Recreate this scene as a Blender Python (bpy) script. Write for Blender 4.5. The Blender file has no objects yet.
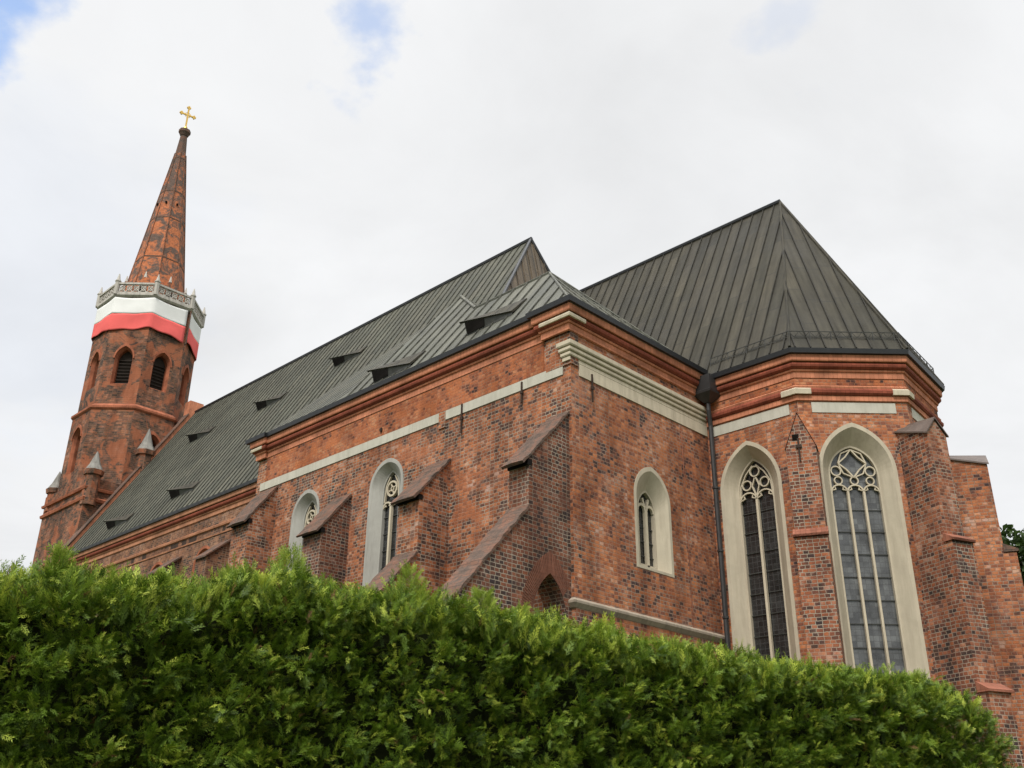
import bpy, bmesh, math, random
import numpy as np
from mathutils import Vector, Matrix
from mathutils.geometry import tessellate_polygon

random.seed(7)
rng = np.random.default_rng(7)
R = math.radians
scene = bpy.context.scene
col = scene.collection
EYE = 1.6            # all coordinates below are relative to the eye; everything is lifted by EYE at the end
GZ = -EYE            # ground level

# ------------------------------------------------------------------ camera, sky, sun, exposure
def rz(a): return Matrix.Rotation(a, 4, 'Z')
def rx(a): return Matrix.Rotation(a, 4, 'X')
cam_d = bpy.data.cameras.new('camera'); cam = bpy.data.objects.new('camera', cam_d); col.objects.link(cam)
cam_d.sensor_width = 36.0
cam_d.lens = 994.2076 / 1024 * 36
cam_d.clip_start = 0.1; cam_d.clip_end = 5000
cam.matrix_world = rz(R(44.40839143)) @ rx(R(90 + 24.66571759)) @ rz(R(0.65310688))
scene.camera = cam

SUN_EL, SUN_AZ = 50.0, 155.0        # azimuth clockwise from +Y (north)
world = bpy.data.worlds.new('World'); scene.world = world; world.use_nodes = True
nt = world.node_tree; nt.nodes.clear()
def wn(t, **k):
    n = nt.nodes.new(t)
    for a, b in k.items(): setattr(n, a, b)
    return n
out = wn('ShaderNodeOutputWorld'); bg = wn('ShaderNodeBackground')
bg.inputs['Strength'].default_value = 0.1
nt.links.new(bg.outputs[0], out.inputs[0])
sky = wn('ShaderNodeTexSky', sky_type='NISHITA', sun_disc=False, sun_elevation=R(SUN_EL), sun_rotation=R(SUN_AZ))
tc = wn('ShaderNodeTexCoord')
sep = wn('ShaderNodeSeparateXYZ'); nt.links.new(tc.outputs['Generated'], sep.inputs[0])
def wmath(op, a, b=None, c=None):
    n = wn('ShaderNodeMath', operation=op)
    for i, v in enumerate((a, b, c)):
        if v is None: continue
        if isinstance(v, (int, float)): n.inputs[i].default_value = v
        else: nt.links.new(v, n.inputs[i])
    return n.outputs[0]
# clouds live on a flat layer overhead: direction / height
zc = wmath('ADD', wmath('MAXIMUM', sep.outputs['Z'], 0.0), 0.25)
cmb = wn('ShaderNodeCombineXYZ')
nt.links.new(wmath('DIVIDE', sep.outputs['X'], zc), cmb.inputs[0])
nt.links.new(wmath('DIVIDE', sep.outputs['Y'], zc), cmb.inputs[1])
n1 = wn('ShaderNodeTexNoise'); n1.inputs['Scale'].default_value = 2.1; n1.inputs['Detail'].default_value = 7; n1.inputs['Roughness'].default_value = 0.55
n1.inputs['Distortion'].default_value = 0.4
nt.links.new(cmb.outputs[0], n1.inputs['Vector'])
n2 = wn('ShaderNodeTexNoise'); n2.inputs['Scale'].default_value = 9.0; n2.inputs['Detail'].default_value = 7
nt.links.new(cmb.outputs[0], n2.inputs['Vector'])
def gap(d, radius):
    d = Vector(d).normalized()
    v = wn('ShaderNodeVectorMath', operation='DISTANCE'); v.inputs[1].default_value = d
    nt.links.new(tc.outputs['Generated'], v.inputs[0])
    m = wn('ShaderNodeMapRange', interpolation_type='SMOOTHSTEP'); m.inputs['From Min'].default_value = radius; m.inputs['From Max'].default_value = 0.0
    nt.links.new(v.outputs['Value'], m.inputs['Value'])
    return m.outputs[0]
def pixdir(x, y):
    return (cam.matrix_world.to_3x3() @ Vector((x - 512, 384 - y, -994.2)).normalized())
gaps = None
for (x, y, r) in ((-5, 5, .085), (368, 12, .085), (20, 265, .34), (778, 35, .06)):
    amp, frag = {(-5): (.72, 3.0), 368: (.50, 4.0), 20: (.08, .8), 778: (.16, 4.0)}[x]
    raw = wmath('ADD', gap(pixdir(x, y), r), wmath('MULTIPLY', wmath('SUBTRACT', n2.outputs['Fac'], 0.56), frag))
    mr = wn('ShaderNodeMapRange', interpolation_type='SMOOTHSTEP'); mr.inputs['From Min'].default_value = .15; mr.inputs['From Max'].default_value = .85
    nt.links.new(raw, mr.inputs['Value'])
    g = wmath('MULTIPLY', wmath('MULTIPLY', mr.outputs[0], amp), wmath('MINIMUM', wmath('MULTIPLY', gap(pixdir(x, y), r * 1.5), 3.0), 1.0))
    gaps = g if gaps is None else wmath('MAXIMUM', gaps, g)
thin = gaps
cloud_fac = wmath('SUBTRACT', 1.0, thin); 
cl = wn('ShaderNodeMath', operation='MINIMUM'); cl.inputs[1].default_value = 0.985; cl.use_clamp = True; nt.links.new(cloud_fac, cl.inputs[0])
# cloud brightness: soft structure, brighter overhead as an overcast sky is
ramp = wn('ShaderNodeMapRange'); ramp.inputs['From Min'].default_value = 0.3; ramp.inputs['From Max'].default_value = 0.7
ramp.inputs['To Min'].default_value = 8.0; ramp.inputs['To Max'].default_value = 9.7
nt.links.new(n1.outputs['Fac'], ramp.inputs['Value'])
zen = wn('ShaderNodeMapRange', interpolation_type='SMOOTHSTEP'); zen.inputs['From Min'].default_value = 0.72; zen.inputs['From Max'].default_value = 1.0
zen.inputs['To Min'].default_value = 1.0; zen.inputs['To Max'].default_value = 4.4
nt.links.new(sep.outputs['Z'], zen.inputs['Value'])
bright = wmath('MULTIPLY', ramp.outputs[0], zen.outputs[0])
ccol = wn('ShaderNodeMix', data_type='RGBA', blend_type='MULTIPLY'); ccol.inputs[0].default_value = 1.0
crgb = wn('ShaderNodeCombineColor'); 
nt.links.new(bright, crgb.inputs[0]); nt.links.new(bright, crgb.inputs[1]); nt.links.new(bright, crgb.inputs[2])
nt.links.new(crgb.outputs[0], ccol.inputs[6]); ccol.inputs[7].default_value = (0.995, 1.0, 1.005, 1)
skyb = wn('ShaderNodeMix', data_type='RGBA', blend_type='MULTIPLY'); skyb.inputs[0].default_value = 1.0; skyb.inputs[7].default_value = (2.3, 3.0, 3.5, 1)
nt.links.new(sky.outputs[0], skyb.inputs[6])
mixw = wn('ShaderNodeMix', data_type='RGBA')
nt.links.new(cl.outputs[0], mixw.inputs[0]); nt.links.new(skyb.outputs[2], mixw.inputs[6]); nt.links.new(ccol.outputs[2], mixw.inputs[7])
nt.links.new(mixw.outputs[2], bg.inputs['Color'])

sun_d = bpy.data.lights.new('sun', 'SUN'); sun_d.energy = 3.3; sun_d.angle = R(16); sun_d.color = (1.0, 0.96, 0.90)
sun = bpy.data.objects.new('sun', sun_d); col.objects.link(sun)
az, el = R(SUN_AZ), R(SUN_EL)
sdir = Vector((math.sin(az) * math.cos(el), math.cos(az) * math.cos(el), math.sin(el)))
sun.rotation_euler = sdir.to_track_quat('Z', 'Y').to_euler()

vs = scene.view_settings
vs.view_transform = 'Standard'; vs.look = 'None'; vs.gamma = 1.0; vs.use_curve_mapping = False; vs.exposure = 0.0
scene.cycles.max_bounces = 5; scene.cycles.diffuse_bounces = 3; scene.cycles.glossy_bounces = 3

# ------------------------------------------------------------------ materials
class NT:
    def __init__(s, name, rough=0.9, spec=0.3):
        s.m = bpy.data.materials.new(name); s.m.use_nodes = True
        s.t = s.m.node_tree; s.b = s.t.nodes['Principled BSDF']
        s.b.inputs['Roughness'].default_value = rough
        s.b.inputs['Specular IOR Level'].default_value = spec
    def n(s, typ, **k):
        n = s.t.nodes.new(typ)
        for a, b in k.items(): setattr(n, a, b)
        return n
    def l(s, a, b): s.t.links.new(a, b)
    def math(s, op, a, b=None, clamp=False):
        n = s.n('ShaderNodeMath', operation=op, use_clamp=clamp)
        for i, v in enumerate((a, b)):
            if v is None: continue
            if isinstance(v, (int, float)): n.inputs[i].default_value = v
            else: s.l(v, n.inputs[i])
        return n.outputs[0]
    def noise(s, vec, scale, detail=4, rough=0.55, dist=0.0):
        n = s.n('ShaderNodeTexNoise'); n.inputs['Scale'].default_value = scale; n.inputs['Detail'].default_value = detail
        n.inputs['Roughness'].default_value = rough; n.inputs['Distortion'].default_value = dist
        s.l(vec, n.inputs['Vector']); return n.outputs['Fac']
    def mix(s, fac, a, b, blend='MIX'):
        n = s.n('ShaderNodeMix', data_type='RGBA', blend_type=blend)
        for i, v in ((0, fac), (6, a), (7, b)):
            if isinstance(v, (int, float)): n.inputs[i].default_value = v
            elif isinstance(v, tuple): n.inputs[i].default_value = (*v, 1)
            else: s.l(v, n.inputs[i])
        return n.outputs[2]
    def ramp(s, fac, stops, interp='LINEAR'):
        n = s.n('ShaderNodeValToRGB'); n.color_ramp.interpolation = interp
        e = n.color_ramp.elements
        while len(e) < len(stops): e.new(0.5)
        for i, (p, c) in enumerate(stops): e[i].position = p; e[i].color = (*c, 1) if isinstance(c, tuple) else (c, c, c, 1)
        s.l(fac, n.inputs[0]); return n.outputs[0]
    def rng(s, v, a, b, c, d):
        n = s.n('ShaderNodeMapRange'); 
        for k, x in (('From Min', a), ('From Max', b), ('To Min', c), ('To Max', d)): n.inputs[k].default_value = x
        s.l(v, n.inputs['Value']); return n.outputs[0]
    def bump(s, h, strength=0.5, dist=0.02):
        n = s.n('ShaderNodeBump'); n.inputs['Strength'].default_value = strength; n.inputs['Distance'].default_value = dist
        s.l(h, n.inputs['Height']); s.l(n.outputs[0], s.b.inputs['Normal'])
    def uv(s): return s.n('ShaderNodeUVMap', uv_map='UVMap').outputs[0]
    def obj(s): return s.n('ShaderNodeTexCoord').outputs['Object']
    def color(s, c): s.l(c, s.b.inputs['Base Color'])

def brick(name, stops, mortar=(.43, .36, .28), patch=0.55, pale=0.42, stain=0.7, course=0.102, width=0.185, msize=0.012, seed=0.0, blotch=None):
    m = NT(name, 0.92, 0.2)
    uv, ob = m.uv(), m.obj()
    off = m.n('ShaderNodeVectorMath', operation='ADD'); off.inputs[1].default_value = (seed, seed * 1.7, 0); m.l(uv, off.inputs[0])
    wob = m.n('ShaderNodeTexNoise'); wob.inputs['Scale'].default_value = 4.5; wob.inputs['Detail'].default_value = 2; m.l(uv, wob.inputs['Vector'])
    sub = m.n('ShaderNodeVectorMath', operation='SUBTRACT'); sub.inputs[1].default_value = (.5, .5, .5); m.l(wob.outputs['Color'], sub.inputs[0])
    sc = m.n('ShaderNodeVectorMath', operation='SCALE'); sc.inputs['Scale'].default_value = 0.05; m.l(sub.outputs[0], sc.inputs[0])
    ad = m.n('ShaderNodeVectorMath', operation='ADD'); m.l(off.outputs[0], ad.inputs[0]); m.l(sc.outputs[0], ad.inputs[1])
    br = m.n('ShaderNodeTexBrick', offset=0.5, offset_frequency=2, squash=0.78, squash_frequency=2)
    br.inputs['Scale'].default_value = 1.0; br.inputs['Brick Width'].default_value = width; br.inputs['Row Height'].default_value = course
    br.inputs['Mortar Size'].default_value = msize; br.inputs['Mortar Smooth'].default_value = 0.35
    br.inputs['Color1'].default_value = (0, 0, 0, 1); br.inputs['Color2'].default_value = (1, 1, 1, 1); br.inputs['Mortar'].default_value = (.5, .5, .5, 1)
    m.l(ad.outputs[0], br.inputs['Vector'])
    rnd = m.math('ADD', m.math('MULTIPLY', br.outputs['Color'], 0.74), 0.13)
    p = m.noise(off.outputs[0], 0.55, 5, 0.6, 0.5)
    p2 = m.noise(ob, 2.3, 4, 0.6, 0.3)
    v = m.math('ADD', rnd, m.math('MULTIPLY', m.math('SUBTRACT', p, 0.5), patch * 2.6))
    v = m.math('ADD', v, m.math('MULTIPLY', m.math('SUBTRACT', p2, 0.5), patch * 2.0), clamp=True)
    c = m.ramp(v, stops)
    hue = m.noise(off.outputs[0], 3.2, 3, 0.6, 0.4)
    c = m.mix(m.ramp(hue, [(0.42, 0.0), (0.72, .55)]), c, m.mix(1.0, c, (.82, .95, 1.35), 'MULTIPLY'))
    c = m.mix(m.ramp(hue, [(0.28, .5), (0.50, 0.0)]), c, m.mix(1.0, c, (1.28, 1.12, .85), 'MULTIPLY'))
    hs = m.n('ShaderNodeHueSaturation'); hs.inputs['Saturation'].default_value = 0.98; hs.inputs['Value'].default_value = 1.04; m.l(c, hs.inputs['Color']); c = hs.outputs[0]
    fine = m.noise(uv, 45, 4, 0.6)
    c = m.mix(1.0, c, m.ramp(fine, [(0.25, .72), (0.75, 1.22)]), 'MULTIPLY')
    mfac = m.math('MULTIPLY', br.outputs['Fac'], m.rng(m.noise(ob, 1.3, 4), 0.35, 0.62, 0.35, 1.0))
    mc = m.mix(m.noise(uv, 6, 3), tuple(x * .7 for x in mortar), mortar)
    c = m.mix(mfac, c, mc)
    if blotch:        # plaster / repair patches over the masonry
        bf = m.ramp(m.noise(off.outputs[0], blotch[0], 6, 0.62, 0.8), [(blotch[1], 0.0), (blotch[1] + .05, 1.0)])
        c = m.mix(m.math('MULTIPLY', bf, blotch[3]), c, blotch[2])
    pf = m.ramp(m.noise(off.outputs[0], 1.1, 7, 0.72, 1.0), [(0.53, 0.0), (0.70, 1.0)])
    c = m.mix(m.math('MULTIPLY', pf, pale), c, m.mix(mfac, (.42, .25, .185), (.52, .44, .36)))
    st = m.n('ShaderNodeVectorMath', operation='MULTIPLY'); st.inputs[1].default_value = (1.0, 0.25, 1); m.l(off.outputs[0], st.inputs[0])
    sf = m.ramp(m.noise(st.outputs[0], 0.8, 6, 0.65), [(0.38, 1.0), (0.55, 0.0)])
    c = m.mix(m.math('MULTIPLY', sf, stain), c, m.mix(1.0, c, (.45, .40, .38), 'MULTIPLY'))
    m.color(c)
    h = m.math('ADD', m.math('MULTIPLY', br.outputs['Fac'], -1.0), m.math('MULTIPLY', fine, 0.5))
    m.bump(h, 0.8, 0.018)
    return m.m

OLD = [(0.0, (.055, .036, .030)), (0.14, (.085, .046, .035)), (0.30, (.175, .068, .036)), (0.52, (.28, .092, .039)), (0.76, (.40, .140, .055)), (0.9, (.45, .18, .085)), (1.0, (.46, .27, .185))]
DARK = [(0.0, (.045, .032, .028)), (0.26, (.070, .041, .033)), (0.42, (.125, .052, .033)), (0.75, (.21, .073, .038)), (1.0, (.32, .125, .065))]
ORNG = [(0.0, (.05, .03, .025)), (0.12, (.15, .052, .03)), (0.35, (.31, .092, .038)), (0.7, (.42, .135, .052)), (1.0, (.46, .20, .095))]
TOWR = [(0.0, (.05, .036, .028)), (0.3, (.105, .062, .042)), (0.6, (.18, .085, .05)), (0.85, (.26, .10, .052)), (1.0, (.33, .15, .085))]
M = {}
M['brick'] = brick('old_brick', OLD, blotch=(.85, .585, (.37, .125, .055), .6))
M['brick_east'] = brick('red_brick', [(0.0, (.065, .040, .034)), (0.12, (.11, .055, .042)), (0.22, (.21, .076, .044)), (0.45, (.32, .105, .044)), (0.70, (.43, .150, .058)), (0.87, (.50, .195, .085)), (1.0, (.50, .30, .21))], mortar=(.37, .27, .20), pale=.5, blotch=(.7, .60, (.43, .155, .068), .5), seed=3.3)
M['brick_dark'] = brick('weathered_brick', DARK, seed=9.1, stain=.6)
M['brick_frieze'] = brick('orange_brick', ORNG, mortar=(.40, .20, .12), patch=.7, pale=.15, stain=.55, seed=5.2, blotch=(1.3, .53, (.44, .145, .058), .75))
M['brick_nave'] = brick('brown_brick', [(0.0, (.06, .04, .032)), (0.3, (.16, .075, .045)), (0.65, (.27, .12, .062)), (1.0, (.36, .18, .10))], mortar=(.36, .26, .18), patch=.7, seed=7.7)
M['brick_tower'] = brick('tower_masonry', TOWR, mortar=(.22, .14, .095), patch=1.0, pale=.2, stain=.65, course=.13, width=.36, msize=.016, seed=2.1, blotch=(.75, .525, (.36, .125, .062), .85))
M['brick_apse'] = brick('apse_buttress_brick', [(0.0, (.045, .031, .027)), (0.20, (.075, .042, .033)), (0.36, (.155, .058, .034)), (0.6, (.26, .085, .040)), (0.85, (.36, .125, .054)), (1.0, (.42, .22, .14))], seed=12.4, stain=.55)

def mouldbrick(name, base, dark=.5):
    m = NT(name, 0.85, 0.2); uv, ob = m.uv(), m.obj()
    br = m.n('ShaderNodeTexBrick', offset=0.0); br.inputs['Scale'].default_value = 1; br.inputs['Brick Width'].default_value = .14; br.inputs['Row Height'].default_value = .6
    br.inputs['Mortar Size'].default_value = .009; br.inputs['Color1'].default_value = (.85, .85, .85, 1); br.inputs['Color2'].default_value = (1.1, 1.1, 1.1, 1)
    br.inputs['Mortar'].default_value = (.72, .7, .7, 1); m.l(uv, br.inputs['Vector'])
    n = m.ramp(m.noise(ob, 1.1, 6, 0.65), [(0.3, dark), (0.6, 1.1)])
    c = m.mix(1.0, m.mix(1.0, base, br.outputs['Color'], 'MULTIPLY'), n, 'MULTIPLY')
    m.color(c); m.bump(br.outputs['Fac'], -.4, .01); return m.m
M['fascia'] = mouldbrick('orange_moulded_brick', (.52, .205, .115), .55)
M['fascia_pale'] = mouldbrick('pale_moulded_brick', (.42, .195, .11), .55)
M['roll'] = mouldbrick('dark_red_moulded_brick', (.24, .064, .036), .5)
M['frame_brick'] = mouldbrick('tower_frame_brick', (.34, .115, .06), .5)
M['voussoir'] = mouldbrick('arch_brick', (.20, .082, .052), .4)

def plaster(name, base, dirt, rough=.9):
    m = NT(name, rough, 0.2); ob = m.obj()
    n = m.noise(ob, 1.6, 7, 0.62, 0.4)
    st = m.n('ShaderNodeVectorMath', operation='MULTIPLY'); st.inputs[1].default_value = (4, 4, .5); m.l(ob, st.inputs[0])
    d = m.noise(st.outputs[0], 1.3, 7, 0.7)
    c = m.mix(m.ramp(n, [(0.35, 0.0), (0.7, 1.0)]), tuple(x * .86 for x in base), base)
    c = m.mix(m.ramp(d, [(0.45, 0.0), (0.68, .75)]), c, dirt)
    m.color(c); m.bump(m.noise(ob, 25, 5), .25, .01); return m.m
M['plaster'] = plaster('pale_lime_plaster', (.50, .44, .335), (.36, .31, .235))
M['plaster_grey'] = plaster('grey_lime_plaster', (.37, .36, .325), (.25, .24, .215))
M['band'] = plaster('grey_white_plaster', (.50, .475, .40), (.36, .34, .28))
M['ledge'] = plaster('grey_brown_ledge_stone', (.34, .285, .22), (.17, .14, .11))
M['stone'] = plaster('cream_stone', (.56, .49, .37), (.36, .31, .23))
M['galstone'] = plaster('gallery_stone', (.50, .47, .42), (.20, .185, .165))
M['greycap'] = plaster('grey_render_cap', (.25, .24, .215), (.11, .10, .09))

def roofmat(name, base, alt, spacing, rough=.5, spec=.3):
    m = NT(name, rough, spec); uv, ob = m.uv(), m.obj()
    s = m.n('ShaderNodeSeparateXYZ'); m.l(uv, s.inputs[0])
    iu = m.math('FLOOR', m.math('DIVIDE', s.outputs['X'], spacing))
    w = m.n('ShaderNodeTexWhiteNoise', noise_dimensions='1D'); m.l(iu, w.inputs['W'])
    jv = m.math('ADD', m.math('DIVIDE', s.outputs['Y'], 2.0), m.math('MULTIPLY', w.outputs['Value'], 1.0))
    cv = m.n('ShaderNodeCombineXYZ'); m.l(iu, cv.inputs[0]); m.l(m.math('FLOOR', jv), cv.inputs[1])
    w2 = m.n('ShaderNodeTexWhiteNoise', noise_dimensions='2D'); m.l(cv.outputs[0], w2.inputs['Vector'])
    c = m.mix(w2.outputs['Value'], base, alt)
    n = m.noise(ob, .5, 6, .65); c = m.mix(1.0, c, m.ramp(n, [(.3, .72), (.7, 1.2)]), 'MULTIPLY')
    st = m.n('ShaderNodeVectorMath', operation='MULTIPLY'); st.inputs[1].default_value = (3, .3, 1); m.l(uv, st.inputs[0])
    c = m.mix(1.0, c, m.ramp(m.noise(st.outputs[0], 1.5, 5, .65), [(.3, .62), (.7, 1.28)]), 'MULTIPLY')
    fr = m.math('FRACT', jv); jl = m.math('LESS_THAN', fr, 0.02)
    c = m.mix(m.math('MULTIPLY', jl, .55), c, (.03, .03, .028))
    fu = m.math('FRACT', m.math('ADD', m.math('DIVIDE', s.outputs['X'], spacing), 0.5))
    sl = m.math('LESS_THAN', m.math('ABSOLUTE', m.math('SUBTRACT', fu, 0.5)), 0.045 / spacing)
    c = m.mix(m.math('MULTIPLY', sl, .62), c, (.022, .021, .019))
    m.color(c); m.l(m.rng(n, .3, .7, rough - .08, rough + .15), m.b.inputs['Roughness'])
    m.bump(m.math('ADD', m.noise(ob, 3, 3), m.math('MULTIPLY', m.noise(ob, 1.1, 2), 2.0)), .35, .035); return m.m
M['roof'] = roofmat('grey_standing_seam_metal', (.078, .080, .062), (.104, .100, .076), .5, .66, .2)
M['roof_chapel'] = roofmat('pale_standing_seam_metal', (.098, .100, .081), (.128, .126, .100), .62, .6, .22)
M['roof_chancel'] = roofmat('brown_standing_seam_metal', (.044, .041, .031), (.064, .057, .042), .47, .68, .15)
M['roof_brown'] = roofmat('rust_brown_seam_metal', (.115, .088, .060), (.135, .104, .072), .5, .6)

def flat(name, c, rough=.7, spec=.3, var=.25, scale=4, metal=0):
    m = NT(name, rough, spec); ob = m.obj(); m.b.inputs['Metallic'].default_value = metal
    n = m.noise(ob, scale, 5, .6)
    m.color(m.mix(m.ramp(n, [(.3, 0.), (.7, 1.)]), tuple(x * (1 - var) for x in c), tuple(min(1, x * (1 + var)) for x in c)))
    return m.m
M['gutter'] = flat('black_gutter', (.016, .017, .020), .45, .5)
M['pipe'] = flat('dark_downpipe', (.028, .027, .027), .5, .4)
M['iron'] = flat('rusty_iron_and_shade', (.045, .028, .020), .8, .2)  # iron of the anchors; on the recess patches its darkness stands for shade
M['seam'] = flat('seam_metal', (.05, .05, .045), .5)
M['dark'] = flat('opening_and_cap_shade', (.012, .010, .009), .9, .1)  # near-black of the hatch openings, also painted shade under the buttress caps
M['louvre'] = flat('dark_wooden_louvre', (.030, .022, .017), .8, .2)
M['void'] = flat('unlit_space', (.01, .008, .007), 1.0, 0.0)
M['gold'] = flat('gilded_metal', (.72, .47, .12), .32, .5, .1, 4, 0.85)
def capmat():
    m = NT('weathered_brick_capping', .92, .15); uv, ob = m.uv(), m.obj()
    n = m.noise(ob, 2.6, 7, .7, .5)
    c = m.ramp(n, [(.30, (.050, .043, .038)), (.48, (.125, .085, .066)), (.62, (.185, .092, .062)), (.75, (.26, .20, .155))])
    br = m.n('ShaderNodeTexBrick'); br.inputs['Scale'].default_value = 1; br.inputs['Brick Width'].default_value = .28; br.inputs['Row Height'].default_value = .13; br.inputs['Mortar Size'].default_value = .012
    m.l(uv, br.inputs['Vector']); c = m.mix(m.math('MULTIPLY', br.outputs['Fac'], .45), c, (.05, .045, .04))
    m.color(c); m.bump(m.math('ADD', m.noise(ob, 14, 5), m.math('MULTIPLY', br.outputs['Fac'], -.8)), .7, .02); return m.m
M['captile'] = capmat()
M['tile'] = mouldbrick('red_cap_tiles', (.27, .105, .065), .5)
M['leadcap'] = flat('brown_sheet_cap', (.10, .075, .062), .55, .4)
M['flagwhite'] = flat('white_cloth', (.72, .72, .70), .9, .1, .05, 1)
M['flagred'] = flat('red_cloth', (.72, .13, .12), .9, .1, .08, 1)

def glassmat(name='leaded_glass', k=1.0):
    m = NT(name, .25, .6); uv = m.uv()
    br = m.n('ShaderNodeTexBrick', offset=0.0); br.inputs['Scale'].default_value = 1; br.inputs['Brick Width'].default_value = .16; br.inputs['Row Height'].default_value = .16
    br.inputs['Mortar Size'].default_value = .006; br.inputs['Color1'].default_value = (.012 * k, .0125 * k, .013 * k, 1); br.inputs['Color2'].default_value = (.024 * k, .025 * k, .025 * k, 1)
    br.inputs['Mortar'].default_value = (.05, .05, .05, 1); m.l(uv, br.inputs['Vector'])
    n = m.noise(uv, 1.8, 5, .6)
    m.color(m.mix(1.0, br.outputs['Color'], m.ramp(n, [(.3, .6), (.7, 1.6)]), 'MULTIPLY'))
    m.l(m.rng(m.noise(uv, 9, 3), .3, .7, .12, .35), m.b.inputs['Roughness'])
    h = m.math('ADD', m.math('MULTIPLY', br.outputs['Color'], 14.0), m.math('MULTIPLY', m.noise(uv, 5, 2), 1.5))
    m.bump(h, .25, .012); return m.m
M['glass'] = glassmat()
M['glass_pale'] = glassmat('pale_leaded_glass', 4.2)

def spiremat():
    m = NT('orange_spire_masonry', .9, .2); uv, ob = m.uv(), m.obj()
    a = m.noise(ob, 1.15, 7, .74, .9)
    sz = m.n('ShaderNodeSeparateXYZ'); m.l(ob, sz.inputs[0])
    a = m.math('ADD', a, m.math('MULTIPLY', m.math('SUBTRACT', sz.outputs['Z'], 40.0), .006))
    c = m.mix(m.ramp(a, [(.455, 0.), (.55, 1.)]), (.47, .155, .065), (.115, .080, .065))
    b = m.noise(ob, 5, 5, .65); c = m.mix(1.0, c, m.ramp(b, [(.3, .65), (.7, 1.25)]), 'MULTIPLY')
    s = m.n('ShaderNodeSeparateXYZ'); m.l(uv, s.inputs[0])
    br = m.n('ShaderNodeTexBrick'); br.inputs['Scale'].default_value = 1; br.inputs['Brick Width'].default_value = .4; br.inputs['Row Height'].default_value = .14; br.inputs['Mortar Size'].default_value = .015
    m.l(uv, br.inputs['Vector']); c = m.mix(m.math('MULTIPLY', br.outputs['Fac'], .35), c, (.10, .07, .05))
    m.color(c); m.bump(a, .4, .05); return m.m
M['spire'] = spiremat()

# ------------------------------------------------------------------ mesh helpers
def setmesh(me, m): 
    me.materials.append(m)
def add_uv(me, origin):
    nl = len(me.loops)
    if not nl: return
    co = np.empty(len(me.vertices) * 3); me.vertices.foreach_get('co', co); co = co.reshape(-1, 3) + np.array(origin)
    vi = np.empty(nl, int); me.loops.foreach_get('vertex_index', vi)
    nf = len(me.polygons); nn = np.empty(nf * 3); me.polygons.foreach_get('normal', nn); nn = nn.reshape(-1, 3)
    tot = np.empty(nf, int); me.polygons.foreach_get('loop_total', tot)
    n = np.repeat(nn, tot, axis=0); p = co[vi]
    t = np.stack([-n[:, 1], n[:, 0], np.zeros(nl)], 1); L = np.linalg.norm(t, axis=1)
    flatm = L < 0.15
    t[flatm] = (1, 0, 0); L[flatm] = 1; t /= L[:, None]
    # keep tangent sense the same for opposite faces
    b = np.cross(n, t); b[flatm] = (0, 1, 0)
    uv = np.stack([(p * t).sum(1), (p * b).sum(1)], 1)
    me.uv_layers.new(name='UVMap').data.foreach_set('uv', uv.ravel())

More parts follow.
